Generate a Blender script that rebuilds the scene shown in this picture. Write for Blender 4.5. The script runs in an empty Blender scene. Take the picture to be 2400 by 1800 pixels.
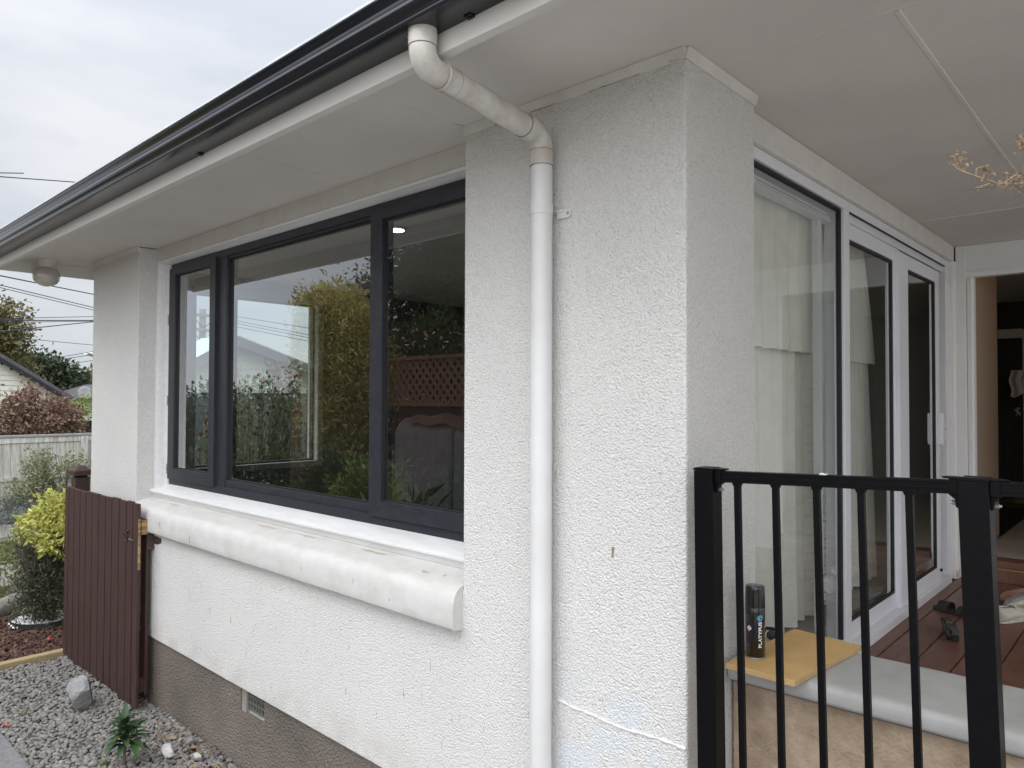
import bpy, bmesh, math, random
import numpy as np
from mathutils import Vector, Matrix, Euler
random.seed(7); rng = np.random.default_rng(7)
sc = bpy.context.scene
R_ = math.radians
# ------------------------------------------------------------------ camera
CR = Vector((0.7344539903, 0.6786519168, 0.0029852729)); CU = Vector((0.0116249532, -0.0169787099, 0.9997882695))
CF = Vector((-0.6785589116, 0.7342637804, 0.0203593780)); CC = Vector((1.0943216, -1.955, 0.0)); FPX = 1699.8
cam = bpy.data.cameras.new('camera'); co = bpy.data.objects.new('camera', cam); sc.collection.objects.link(co)
cam.sensor_width = 36; cam.lens = 36*FPX/2400; cam.clip_start = .02; cam.clip_end = 2000
M = Matrix((CR, CU, -CF)).transposed().to_4x4(); M.translation = CC; co.matrix_world = M
sc.camera = co
def at(px, py, ax, v):
    """point of the real place seen at photo position (px,py of 2400x1800) on the plane ax=v"""
    d = CR*((px-1200)/FPX) - CU*((py-900)/FPX) + CF
    k = 'xyz'.index(ax); t = (v-CC[k])/d[k]
    return CC + d*t
# ------------------------------------------------------------------ world, sun, exposure
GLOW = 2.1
SUN_EL, SUN_AZ = R_(50), R_(205)      # azimuth measured from +Y clockwise
w = bpy.data.worlds.new('World'); sc.world = w; w.use_nodes = True
nt = w.node_tree; nt.nodes.clear()
N = lambda t: nt.nodes.new(t)
out = N('ShaderNodeOutputWorld'); b1 = N('ShaderNodeBackground'); b2 = N('ShaderNodeBackground'); mx = N('ShaderNodeMixShader')
sky = N('ShaderNodeTexSky'); sky.sky_type = 'NISHITA'; sky.sun_disc = False; sky.sun_elevation = SUN_EL; sky.sun_rotation = SUN_AZ
nt.links.new(sky.outputs[0], b1.inputs[0]); b1.inputs[1].default_value = .07
tc = N('ShaderNodeTexCoord'); sep = N('ShaderNodeSeparateXYZ'); nt.links.new(tc.outputs['Generated'], sep.inputs[0])
mp = N('ShaderNodeMapping'); mp.inputs['Scale'].default_value = (1.3, 1.3, 4.2); mp.inputs['Location'].default_value = (.3, .7, .2); nt.links.new(tc.outputs['Generated'], mp.inputs[0])
nz = N('ShaderNodeTexNoise'); nz.inputs['Scale'].default_value = 1.6; nz.inputs['Detail'].default_value = 6; nz.inputs['Roughness'].default_value = .5
nt.links.new(mp.outputs[0], nz.inputs['Vector'])
cr = N('ShaderNodeValToRGB'); cr.color_ramp.elements[0].position = .40; cr.color_ramp.elements[1].position = .60
cr.color_ramp.elements[0].color = (.74, .78, .86, 1); cr.color_ramp.elements[1].color = (.98, .99, 1.02, 1)
nt.links.new(nz.outputs['Fac'], cr.inputs[0])
mr = N('ShaderNodeMapRange'); mr.inputs[1].default_value = 0; mr.inputs[2].default_value = 1; mr.inputs[3].default_value = .70; mr.inputs[4].default_value = 2.2
zc_ = N('ShaderNodeMath'); zc_.operation = 'MAXIMUM'; zc_.inputs[1].default_value = 0; nt.links.new(sep.outputs['Z'], zc_.inputs[0]); zp = N('ShaderNodeMath'); zp.operation = 'POWER'; zp.inputs[1].default_value = 2.6; nt.links.new(zc_.outputs[0], zp.inputs[0]); nt.links.new(zp.outputs[0], mr.inputs[0])
# bright sky lobe added behind the camera to light the side wall
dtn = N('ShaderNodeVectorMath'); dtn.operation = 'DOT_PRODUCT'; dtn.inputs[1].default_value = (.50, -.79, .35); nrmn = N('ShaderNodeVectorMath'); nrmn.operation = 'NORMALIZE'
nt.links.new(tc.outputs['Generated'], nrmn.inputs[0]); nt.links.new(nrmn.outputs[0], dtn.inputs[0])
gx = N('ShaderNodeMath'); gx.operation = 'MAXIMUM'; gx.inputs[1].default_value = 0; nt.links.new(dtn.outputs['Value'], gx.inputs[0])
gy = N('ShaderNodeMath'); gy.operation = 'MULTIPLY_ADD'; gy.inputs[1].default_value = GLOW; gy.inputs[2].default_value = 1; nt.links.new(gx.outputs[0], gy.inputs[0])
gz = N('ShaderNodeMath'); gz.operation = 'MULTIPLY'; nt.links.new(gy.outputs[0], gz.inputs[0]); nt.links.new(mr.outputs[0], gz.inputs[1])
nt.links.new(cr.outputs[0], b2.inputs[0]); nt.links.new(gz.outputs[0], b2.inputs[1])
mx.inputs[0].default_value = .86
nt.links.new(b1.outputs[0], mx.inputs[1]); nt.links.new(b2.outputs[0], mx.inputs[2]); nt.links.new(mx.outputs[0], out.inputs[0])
sl = bpy.data.lights.new('sun', 'SUN'); sl.energy = .45; sl.angle = R_(36); sl.color = (1, .97, .93)
so = bpy.data.objects.new('sun', sl); sc.collection.objects.link(so)
sd = Vector((math.sin(SUN_AZ)*math.cos(SUN_EL), math.cos(SUN_AZ)*math.cos(SUN_EL), math.sin(SUN_EL)))
so.rotation_euler = (-sd).to_track_quat('-Z', 'Y').to_euler()
sc.view_settings.view_transform = 'Standard'; sc.view_settings.look = 'None'; sc.view_settings.gamma = 1; sc.view_settings.exposure = 0.36
sc.cycles.max_bounces = 10; sc.cycles.transparent_max_bounces = 24; sc.cycles.use_denoising = True
sc.cycles.sample_clamp_indirect = 4
# ------------------------------------------------------------------ materials
def mat(name, base, rough=.6, var=None, vs=8., bump=0, bs=60., bd=.003, metal=0, spec=.5, det=3, island=None, trans=0, streak=None, coat=0, bump2=None):
    m = bpy.data.materials.new(name); m.use_nodes = True; t = m.node_tree; P = t.nodes['Principled BSDF']
    L = t.links.new; nn = t.nodes.new
    P.inputs['Roughness'].default_value = rough; P.inputs['Metallic'].default_value = metal; P.inputs['Specular IOR Level'].default_value = spec
    P.inputs['Coat Weight'].default_value = coat
    c = nn('ShaderNodeTexCoord'); col = None
    b = (*base, 1)
    P.inputs['Base Color'].default_value = b
    if island:
        g = nn('ShaderNodeNewGeometry'); r = nn('ShaderNodeValToRGB'); L(g.outputs['Random Per Island'], r.inputs[0])
        cr = r.color_ramp
        for i, k in enumerate(island):
            e = cr.elements[i] if i < 2 else cr.elements.new(.5)
            e.color = (*k, 1)
        for i in range(len(island)): cr.elements[i].position = i/(len(island)-1)
        for i, k in enumerate(island): cr.elements[i].color = (*k, 1)
        col = r.outputs[0]
    if var:
        n = nn('ShaderNodeTexNoise'); n.inputs['Scale'].default_value = vs; n.inputs['Detail'].default_value = 5; n.inputs['Roughness'].default_value = .62
        if streak:
            mpp = nn('ShaderNodeMapping'); mpp.inputs['Scale'].default_value = streak; L(c.outputs['Object'], mpp.inputs[0]); L(mpp.outputs[0], n.inputs['Vector'])
        else: L(c.outputs['Object'], n.inputs['Vector'])
        r = nn('ShaderNodeMapRange'); r.inputs[1].default_value = .35; r.inputs[2].default_value = .68; L(n.outputs['Fac'], r.inputs[0])
        x = nn('ShaderNodeMix'); x.data_type = 'RGBA'; L(r.outputs[0], x.inputs[0])
        x.inputs[7].default_value = (*var, 1)
        if col: L(col, x.inputs[6])
        else: x.inputs[6].default_value = b
        col = x.outputs[2]
    if col: L(col, P.inputs['Base Color'])
    if bump:
        n = nn('ShaderNodeTexNoise'); n.inputs['Scale'].default_value = bs; n.inputs['Detail'].default_value = det; L(c.outputs['Object'], n.inputs['Vector'])
        bp = nn('ShaderNodeBump'); bp.inputs['Strength'].default_value = bump; bp.inputs['Distance'].default_value = bd; L(n.outputs['Fac'], bp.inputs['Height'])
        nrm = bp
        if bump2:
            n2 = nn('ShaderNodeTexNoise'); n2.inputs['Scale'].default_value = bump2[0]; n2.inputs['Detail'].default_value = 2; L(c.outputs['Object'], n2.inputs['Vector'])
            q = nn('ShaderNodeBump'); q.inputs['Strength'].default_value = bump2[1]; q.inputs['Distance'].default_value = bump2[2]
            L(n2.outputs['Fac'], q.inputs['Height']); L(bp.outputs[0], q.inputs['Normal']); nrm = q
        L(nrm.outputs[0], P.inputs['Normal'])
    if trans:
        tr = nn('ShaderNodeBsdfTranslucent'); xs = nn('ShaderNodeMixShader'); xs.inputs[0].default_value = trans
        if col: L(col, tr.inputs[0])
        else: tr.inputs[0].default_value = b
        L(P.outputs[0], xs.inputs[1]); L(tr.outputs[0], xs.inputs[2]); L(xs.outputs[0], t.nodes['Material Output'].inputs[0])
    return m
def glass(name, tint=(.93, .96, .95), k=1.9):
    m = bpy.data.materials.new(name); m.use_nodes = True; t = m.node_tree; t.nodes.clear(); L = t.links.new; nn = t.nodes.new
    o = nn('ShaderNodeOutputMaterial'); a = nn('ShaderNodeBsdfTransparent'); a.inputs[0].default_value = (*tint, 1)
    g = nn('ShaderNodeBsdfGlossy'); g.inputs['Roughness'].default_value = .0; g.inputs[0].default_value = (.95, .97, 1, 1)
    ge = nn('ShaderNodeNewGeometry'); dt = nn('ShaderNodeVectorMath'); dt.operation = 'DOT_PRODUCT'; L(ge.outputs['Normal'], dt.inputs[0]); L(ge.outputs['Incoming'], dt.inputs[1])
    def mth(op, i0, v1=None):
        q = nn('ShaderNodeMath'); q.operation = op; L(i0, q.inputs[0])
        if v1 is not None: q.inputs[1].default_value = v1
        return q
    ab = mth('ABSOLUTE', dt.outputs['Value']); on = nn('ShaderNodeMath'); on.operation = 'SUBTRACT'; on.inputs[0].default_value = 1; L(ab.outputs[0], on.inputs[1])
    pw = mth('POWER', on.outputs[0], 5); sc1 = mth('MULTIPLY_ADD', pw.outputs[0], .958); sc1.inputs[2].default_value = .042
    mu = mth('MULTIPLY', sc1.outputs[0], k); mu.use_clamp = True
    x = nn('ShaderNodeMixShader'); L(mu.outputs[0], x.inputs[0]); L(a.outputs[0], x.inputs[1]); L(g.outputs[0], x.inputs[2]); L(x.outputs[0], o.inputs[0])
    return m
def emit(name, c, s):
    m = bpy.data.materials.new(name); m.use_nodes = True; P = m.node_tree.nodes['Principled BSDF']
    P.inputs['Base Color'].default_value = (*c, 1); P.inputs['Emission Color'].default_value = (*c, 1); P.inputs['Emission Strength'].default_value = s; return m

def stucco_mat(name, base, patch, grain=105, strength=1., dist=.0045, marks=False):
    m = bpy.data.materials.new(name); m.use_nodes = True; t = m.node_tree; P = t.nodes['Principled BSDF']; L = t.links.new; nn = t.nodes.new
    P.inputs['Roughness'].default_value = .62; P.inputs['Specular IOR Level'].default_value = .4
    c = nn('ShaderNodeTexCoord')
    v = nn('ShaderNodeTexVoronoi'); v.feature = 'SMOOTH_F1'; v.inputs['Scale'].default_value = grain; v.inputs['Smoothness'].default_value = .5
    n = nn('ShaderNodeTexNoise'); n.inputs['Scale'].default_value = grain*1.1; n.inputs['Detail'].default_value = 4; n.inputs['Roughness'].default_value = .6
    dn = nn('ShaderNodeTexNoise'); dn.inputs['Scale'].default_value = 60; L(c.outputs['Object'], dn.inputs['Vector'])
    va = nn('ShaderNodeVectorMath'); va.operation = 'SCALE'; va.inputs['Scale'].default_value = .02; L(dn.outputs['Color'], va.inputs[0])
    vb = nn('ShaderNodeVectorMath'); vb.operation = 'ADD'; L(c.outputs['Object'], vb.inputs[0]); L(va.outputs[0], vb.inputs[1])
    L(vb.outputs[0], v.inputs['Vector']); L(c.outputs['Object'], n.inputs['Vector'])
    a = nn('ShaderNodeMath'); a.operation = 'MULTIPLY_ADD'; a.inputs[1].default_value = -.7; L(v.outputs['Distance'], a.inputs[0]); L(n.outputs['Fac'], a.inputs[2])
    bp = nn('ShaderNodeBump'); bp.inputs['Strength'].default_value = strength; bp.inputs['Distance'].default_value = dist; L(a.outputs[0], bp.inputs['Height']); L(bp.outputs[0], P.inputs['Normal'])
    n3 = nn('ShaderNodeTexNoise'); n3.inputs['Scale'].default_value = 1.6; n3.inputs['Detail'].default_value = 7; L(c.outputs['Object'], n3.inputs['Vector'])
    r = nn('ShaderNodeMapRange'); r.inputs[1].default_value = .4; r.inputs[2].default_value = .7; L(n3.outputs['Fac'], r.inputs[0])
    x = nn('ShaderNodeMix'); x.data_type = 'RGBA'; L(r.outputs[0], x.inputs[0]); x.inputs[6].default_value = (*base, 1); x.inputs[7].default_value = (*patch, 1)
    # the colour is darker in the deepest pits of the render
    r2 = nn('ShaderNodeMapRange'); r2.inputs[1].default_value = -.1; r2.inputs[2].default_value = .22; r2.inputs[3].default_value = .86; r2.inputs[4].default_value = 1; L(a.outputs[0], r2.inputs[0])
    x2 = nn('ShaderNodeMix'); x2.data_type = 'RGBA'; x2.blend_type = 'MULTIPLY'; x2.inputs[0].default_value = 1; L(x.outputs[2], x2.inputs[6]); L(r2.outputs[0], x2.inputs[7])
    col = x2.outputs[2]
    if marks:   # hairline vertical scratches low on the wall
        mp = nn('ShaderNodeMapping'); mp.inputs['Scale'].default_value = (34, 34, 3.2); L(c.outputs['Object'], mp.inputs[0])
        q = nn('ShaderNodeTexNoise'); q.inputs['Scale'].default_value = 2.4; q.inputs['Detail'].default_value = 3; q.inputs['Roughness'].default_value = .6; L(mp.outputs[0], q.inputs['Vector'])
        s = nn('ShaderNodeMapRange'); s.inputs[1].default_value = .675; s.inputs[2].default_value = .70; L(q.outputs['Fac'], s.inputs[0])
        sp = nn('ShaderNodeSeparateXYZ'); L(c.outputs['Object'], sp.inputs[0])
        z = nn('ShaderNodeMapRange'); z.inputs[1].default_value = -.9; z.inputs[2].default_value = -1.15; L(sp.outputs['Z'], z.inputs[0])
        mm = nn('ShaderNodeMath'); mm.operation = 'MULTIPLY'; L(s.outputs[0], mm.inputs[0]); L(z.outputs[0], mm.inputs[1])
        x3 = nn('ShaderNodeMix'); x3.data_type = 'RGBA'; L(mm.outputs[0], x3.inputs[0]); L(col, x3.inputs[6]); x3.inputs[7].default_value = (.22, .22, .21, 1); col = x3.outputs[2]
    if marks:
        # a bluish touched-up patch above the repaired ridge, and splash dirt along the foot of the wall
        def band(sock, a, b):
            q = nn('ShaderNodeMapRange'); q.interpolation_type = 'SMOOTHSTEP'; q.inputs[1].default_value = a; q.inputs[2].default_value = b; L(sock, q.inputs[0]); return q.outputs[0]
        def mul(a, b):
            q = nn('ShaderNodeMath'); q.operation = 'MULTIPLY'; L(a, q.inputs[0]); L(b, q.inputs[1]); return q.outputs[0]
        n5 = nn('ShaderNodeTexNoise'); n5.inputs['Scale'].default_value = 7; n5.inputs['Detail'].default_value = 6; L(c.outputs['Object'], n5.inputs['Vector'])
        f = mul(mul(band(sp.outputs['X'], -.62, -.45), band(sp.outputs['Z'], -.90, -1.02)), mul(band(n5.outputs['Fac'], .42, .62), band(sp.outputs['Z'], -1.5, -1.2)))
        x4 = nn('ShaderNodeMix'); x4.data_type = 'RGBA'; L(f, x4.inputs[0]); L(col, x4.inputs[6]); x4.inputs[7].default_value = (.70, .725, .74, 1); col = x4.outputs[2]
        f = mul(band(sp.outputs['Z'], -1.38, -1.62), band(n5.outputs['Fac'], .38, .66))
        x5 = nn('ShaderNodeMix'); x5.data_type = 'RGBA'; L(f, x5.inputs[0]); L(col, x5.inputs[6]); x5.inputs[7].default_value = (.64, .615, .57, 1); col = x5.outputs[2]
    L(col, P.inputs['Base Color']); return m
K = {}
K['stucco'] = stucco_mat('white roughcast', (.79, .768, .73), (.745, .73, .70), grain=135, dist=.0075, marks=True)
K['concrete'] = stucco_mat('bare rough concrete', (.24, .20, .165), (.15, .13, .11), grain=75, dist=.016)
K['slab_side'] = mat('tan textured masonry', (.44, .34, .245), .85, (.25, .18, .12), 7, 1, 110, .004, bump2=(16, .8, .012))
K['white'] = mat('white paint', (.74, .735, .72), .5, (.74, .735, .72), 7, .25, 25, .002)
K['sillp'] = mat('worn white sill paint', (.61, .60, .575), .55, (.53, .515, .48), 9, .2, 120, .0010, streak=(1, 1.6, 1.6))
K['sillt'] = mat('white timber sill', (.71, .71, .70), .5, (.64, .63, .61), 9, .3, 30, .002, streak=(.6, 4, 4))
K['soffit'] = mat('soffit paint', (.70, .66, .61), .7, (.65, .61, .565), 2.5, .15, 30, .001)
K['fascia'] = mat('fascia paint', (.74, .72, .68), .5, (.68, .655, .61), 4, .15, 20, .002, streak=(.7, 4, 4))
K['gutter'] = mat('charcoal gutter', (.009, .011, .016), .16, (.013, .0135, .016), 3, metal=.0, spec=.5)
K['sunlit'] = mat('sunlit edge tone', (.62, .65, .66), .4, (.5, .52, .53), 6)
K['pvc'] = mat('white pvc', (.66, .64, .60), .3, (.47, .425, .365), 11, .15, 30, .001, spec=.5)
K['pvc2'] = mat('white pvc lower', (.69, .685, .67), .33, (.62, .61, .59), 3, .08, 12, .001)
K['seam'] = mat('grime seam', (.16, .13, .11), .8)
K['black_frame'] = mat('charcoal aluminium', (.017, .020, .027), .40, (.030, .033, .040), 30, .12, 300, .0006)
K['gasket'] = mat('black gasket', (.012, .012, .013), .6)
K['alu'] = mat('white aluminium', (.77, .775, .80), .35, (.72, .725, .75), 4)
K['glass'] = glass('window glass', (.95, .98, .97), 4.1)
K['glass_door'] = glass('door glass', (.93, .96, .95), 1.8)
K['pane_end'] = glass('end window glass', (.93, 1.0, .98), 1.0)
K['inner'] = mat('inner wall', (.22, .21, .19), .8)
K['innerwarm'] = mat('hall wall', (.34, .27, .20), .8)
K['floor_in'] = mat('pale floor', (.42, .40, .37), .5, (.34, .32, .29), 3)
K['curtain'] = mat('sheer curtain', (.90, .87, .79), .9, (.82, .79, .71), 9, trans=.15)
K['sofa'] = mat('grey sofa fabric', (.085, .08, .083), .95, (.065, .06, .063), 12, .4, 200, .001)
K['throw'] = mat('rust throw', (.07, .035, .03), .95, (.05, .03, .03), 20)
K['deck'] = mat('brown stained deck', (.20, .088, .055), .42, (.13, .058, .037), 5, .3, 40, .002, streak=(5, .7, 1))
K['gap'] = mat('dark gap', (.008, .006, .005), .9)
K['cap'] = mat('pale concrete cap', (.43, .425, .41), .65, (.35, .345, .33), 6, .3, 60, .002, bump2=(9, .2, .004))
K['fence_blk'] = mat('black powder coat', (.0022, .0022, .0028), .4, (.0035, .0035, .004), 60, .05, 200, .0005, spec=.12)
K['steel'] = mat('bolt steel', (.35, .35, .36), .35, metal=.9)
K['mdf'] = mat('yellow board', (.62, .40, .16), .7, (.53, .33, .125), 7, .1, 90, .001)
K['mdf_edge'] = mat('board edge', (.55, .37, .17), .85, (.45, .29, .13), 20)
K['can'] = mat('gloss black can', (.006, .006, .007), .15, coat=.5)
K['ink_w'] = mat('white print', (.75, .75, .77), .5)
K['ink_g'] = mat('grey print', (.18, .18, .19), .5)
K['ink_c'] = mat('cyan print', (.11, .48, .66), .5)
K['ink_r'] = mat('red print', (.5, .12, .12), .5)
K['rubber'] = mat('black rubber', (.018, .017, .016), .6, (.035, .032, .03), 30)
K['shoe_w'] = mat('cream canvas', (.55, .52, .44), .85, (.42, .39, .32), 30, .4, 300, .001)
K['shoe_g'] = mat('grey lining', (.14, .135, .13), .9)
K['shoe_p'] = mat('tan pink leather', (.42, .22, .16), .7, (.32, .15, .10), 25)
K['globe'] = mat('opal glass globe', (.42, .395, .35), .14, (.54, .50, .43), 5, coat=.6)
K['gate'] = mat('brown stained paling', (.036, .014, .010), .7, (.055, .028, .023), 7, .5, 50, .003, streak=(7, 7, .8), island=[(.032, .012, .009), (.040, .015, .011), (.026, .0105, .008), (.047, .019, .014)])
K['rawwood'] = mat('raw cut wood', (.45, .30, .14), .8, (.10, .05, .03), 16, .4, 80, .003, streak=(.5, .5, 3))
K['iron'] = mat('rusty black iron', (.03, .025, .022), .6, (.09, .045, .03), 40)
K['bead'] = mat('painted bead', (.70, .67, .63), .6, (.62, .59, .55), 8)
K['rust'] = mat('rotten paint', (.50, .30, .20), .8, (.72, .70, .66), 40)
K['pebble'] = mat('river pebble', (.2, .2, .2), .75, (.14, .135, .13), 30, .3, 120, .001, island=[(.14, .132, .122), (.20, .187, .170), (.26, .240, .212), (.17, .156, .142), (.25, .213, .180), (.31, .288, .26), (.19, .177, .163)])
K['soil'] = mat('gravel soil', (.09, .08, .07), .95, (.13, .12, .105), 30, 1, 60, .01)
K['white_pebble'] = mat('white pebble', (.8, .8, .8), .5, island=[(.62, .62, .62), (.82, .82, .82), (.9, .9, .89)])
K['bark'] = mat('bark chip', (.1, .05, .03), .9, island=[(.045, .022, .016), (.10, .048, .03), (.065, .035, .025), (.16, .09, .06), (.05, .027, .02)])
K['mulch'] = mat('mulch ground', (.04, .022, .017), .95, (.075, .04, .028), 22, 1, 40, .02)
K['rock'] = mat('grey rock', (.21, .21, .21), .85, (.33, .32, .31), 11, 1, 30, .015)
K['wrock'] = mat('white rock', (.62, .61, .58), .8, (.35, .34, .32), 28, .8, 60, .005)
K['path'] = mat('dark concrete path', (.13, .13, .135), .85, (.21, .205, .20), 26, .6, 120, .002)
K['drive'] = mat('gravel drive', (.27, .25, .22), .95, (.18, .165, .145), 6, 1, 60, .02)
K['earth'] = mat('earth', (.16, .14, .10), .95, (.12, .13, .07), 1.2, .6, 20, .02)
K['grass'] = mat('grass blade', (.1, .14, .04), .7, island=[(.10, .13, .04), (.15, .17, .06), (.20, .19, .09)], trans=.2)
K['sleeper'] = mat('pine edging', (.36, .27, .14), .85, (.24, .20, .11), 12, .4, 50, .003, streak=(6, 1, 6))
K['log'] = mat('weathered log', (.15, .135, .115), .9, (.23, .21, .185), 7, .7, 30, .008, streak=(1, 1, 6))
K['palefence'] = mat('weathered cream paling', (.5, .5, .45), .85, (.36, .34, .29), 5, .4, 40, .004, streak=(6, 6, .7), island=[(.60, .59, .54), (.68, .67, .62), (.56, .55, .50), (.64, .63, .59)])
K['greycap'] = mat('grey fence capping', (.33, .34, .36), .8, (.25, .25, .26), 8)
K['weather'] = mat('cream weatherboard', (.62, .61, .53), .7, (.55, .54, .47), 3)
K['weather_g'] = mat('green grey weatherboard', (.46, .50, .42), .7, (.38, .42, .35), 3)
K['roofd'] = mat('dark tile roof', (.06, .063, .07), .7, (.09, .09, .10), 8, .8, 12, .02)
K['corr'] = mat('corrugated roof', (.60, .66, .65), .5, (.50, .56, .55), 3)
K['darkfence'] = mat('black stained fence', (.012, .013, .015), .8)
K['bark_t'] = mat('tree bark', (.10, .075, .055), .95, (.15, .12, .09), 14, .8, 30, .02)
K['wire'] = mat('cable', (.03, .03, .033), .7)
K['pole'] = mat('grey utility pole', (.22, .21, .17), .9, (.15, .145, .12), 6)
K['lattice'] = mat('terracotta stained timber', (.34, .17, .105), .8, (.25, .13, .08), 6)
leafm = lambda n, cs, tr=.25: mat(n, cs[0], .55, island=cs, trans=tr)
K['l_gold'] = leafm('gold leaf', [(.42, .42, .08), (.66, .63, .16), (.28, .33, .08), (.76, .73, .26)])
K['l_green'] = leafm('mid green leaf', [(.05, .08, .02), (.09, .12, .03), (.035, .06, .02), (.13, .13, .05)])
K['l_dark'] = leafm('dark evergreen leaf', [(.022, .038, .014), (.04, .058, .02), (.028, .045, .02), (.065, .075, .035)])
K['l_red'] = leafm('red brown leaf', [(.16, .08, .06), (.24, .13, .095), (.11, .07, .045), (.28, .18, .14), (.15, .13, .06)])
K['l_olive'] = leafm('grey green leaf', [(.20, .22, .11), (.28, .29, .17), (.13, .15, .07), (.33, .32, .19)])
K['l_silver'] = leafm('silver leaf', [(.22, .25, .23), (.32, .35, .34), (.16, .19, .17)])
K['l_autumn'] = leafm('autumn tree leaf', [(.08, .09, .03), (.15, .12, .04), (.06, .07, .025), (.22, .15, .06)])
K['l_hedge'] = leafm('bright hedge leaf', [(.16, .22, .04), (.24, .29, .06), (.10, .15, .03)])
K['l_conifer'] = leafm('golden conifer spray', [(.55, .47, .14), (.70, .60, .24), (.38, .34, .10), (.24, .22, .08)], .45)
K['l_tip'] = leafm('red leaf tip', [(.24, .04, .045), (.17, .05, .045), (.30, .12, .08)])
K['l_seed'] = leafm('seedling leaf', [(.022, .05, .016), (.035, .075, .022), (.05, .10, .03)], .1)
K['l_dry'] = leafm('dead leaf', [(.24, .14, .08), (.34, .25, .15), (.15, .085, .055), (.42, .34, .22)])
K['rose'] = leafm('pale rose', [(.75, .45, .45), (.8, .6, .58)])
# ------------------------------------------------------------------ mesh builder
class MB:
    def __init__(s): s.v = []; s.f = []
    def add(s, V, Fs):
        o = len(s.v); s.v += [tuple(p) for p in V]; s.f += [tuple(i+o for i in f) for f in Fs]; return s
    def box(s, x0, x1, y0, y1, z0, z1, T=None):
        V = [Vector((x, y, z)) for z in (z0, z1) for y in (y0, y1) for x in (x0, x1)]
        if T: V = [T @ p for p in V]
        return s.add(V, [(0, 2, 3, 1), (4, 5, 7, 6), (0, 1, 5, 4), (2, 6, 7, 3), (0, 4, 6, 2), (1, 3, 7, 5)])
    def bar(s, a, b, w, h, up=(0, 0, 1)):
        a = Vector(a); b = Vector(b); d = (b-a).normalized(); u = Vector(up); r = d.cross(u).normalized(); u = r.cross(d)
        V = [p + r*sx*w/2 + u*sz*h/2 for p in (a, b) for sz in (-1, 1) for sx in (-1, 1)]
        return s.add(V, [(0, 2, 3, 1), (4, 5, 7, 6), (0, 1, 5, 4), (2, 6, 7, 3), (0, 4, 6, 2), (1, 3, 7, 5)])
    def tube(s, path, r, seg=12, caps=True):
        P = [Vector(p) for p in path]; n = len(P); rr = r if hasattr(r, '__len__') else [r]*n
        V = []; Fs = []; prev = None
        for i, p in enumerate(P):
            d = (P[min(i+1, n-1)] - P[max(i-1, 0)]).normalized()
            if prev is None: a = d.orthogonal().normalized()
            else: a = (prev - d*prev.dot(d)).normalized()
            prev = a; b = d.cross(a)
            V += [p + (a*math.cos(2*math.pi*k/seg) + b*math.sin(2*math.pi*k/seg))*rr[i] for k in range(seg)]
        for i in range(n-1):
            for k in range(seg):
                k2 = (k+1) % seg; Fs.append((i*seg+k, i*seg+k2, (i+1)*seg+k2, (i+1)*seg+k))
        if caps: Fs.append(tuple(reversed(range(seg)))); Fs.append(tuple((n-1)*seg+k for k in range(seg)))
        return s.add(V, Fs)
    def lathe(s, c, prof, seg=32):
        c = Vector(c); V = []; Fs = []; n = len(prof)
        for r, z in prof: V += [c + Vector((r*math.cos(2*math.pi*k/seg), r*math.sin(2*math.pi*k/seg), z)) for k in range(seg)]
        for i in range(n-1):
            for k in range(seg):
                k2 = (k+1) % seg; Fs.append((i*seg+k, i*seg+k2, (i+1)*seg+k2, (i+1)*seg+k))
        Fs.append(tuple(reversed(range(seg)))); Fs.append(tuple((n-1)*seg+k for k in range(seg)))
        return s.add(V, Fs)
    def prism(s, poly, ax, a, b):
        """poly: 2D points in the two other axes (in xyz order), extruded along ax from a to b"""
        n = len(poly); k = 'xyz'.index(ax)
        def mk(p, t): q = [p[0], p[1]]; q.insert(k, t); return q
        V = [mk(p, a) for p in poly] + [mk(p, b) for p in poly]
        Fs = [tuple(range(n)), tuple(range(2*n-1, n-1, -1))] + [(i, (i+1) % n + 0, (i+1) % n + n, i+n) for i in range(n)]
        return s.add(V, Fs)
    def build(s, name, m, parent=None, smooth=False, bev=0, bseg=2, sub=0, autos=None):
        me = bpy.data.meshes.new(name); me.from_pydata(s.v, [], s.f)
        bm = bmesh.new(); bm.from_mesh(me); bmesh.ops.recalc_face_normals(bm, faces=bm.faces)
        if smooth or autos:
            for f in bm.faces: f.smooth = True
            lim = R_(autos or 50)
            for e in bm.edges:
                if len(e.link_faces) == 2 and e.calc_face_angle(0) > lim: e.smooth = False
        bm.to_mesh(me); bm.free(); me.update()
        o = bpy.data.objects.new(name, me); sc.collection.objects.link(o); o.data.materials.append(m)
        if parent: o.parent = parent
        if bev:
            b = o.modifiers.new('bevel', 'BEVEL'); b.width = bev; b.segments = bseg; b.limit_method = 'ANGLE'; b.angle_limit = R_(40); b.harden_normals = False
        if sub:
            b = o.modifiers.new('sub', 'SUBSURF'); b.levels = sub; b.render_levels = sub
        return o
def npmesh(name, V, Fs, m, parent=None, smooth=False):
    """V (n,3) array; Fs (m,k) array"""
    me = bpy.data.meshes.new(name); V = np.asarray(V, np.float32); Fs = np.asarray(Fs, np.int32); k = Fs.shape[1]
    me.vertices.add(len(V)); me.vertices.foreach_set('co', V.ravel()); me.loops.add(Fs.size); me.loops.foreach_set('vertex_index', Fs.ravel())
    me.polygons.add(len(Fs)); me.polygons.foreach_set('loop_start', np.arange(len(Fs), dtype=np.int32)*k)
    me.polygons.foreach_set('use_smooth', np.full(len(Fs), smooth)); me.update(calc_edges=True); me.validate()
    o = bpy.data.objects.new(name, me); sc.collection.objects.link(o); o.data.materials.append(m)
    if parent: o.parent = parent
    return o
def tag(o, label=None, cat=None, group=None, kind=None):
    if label: o['label'] = label
    if cat: o['category'] = cat
    if group: o['group'] = group
    if kind: o['kind'] = kind
    return o
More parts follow.
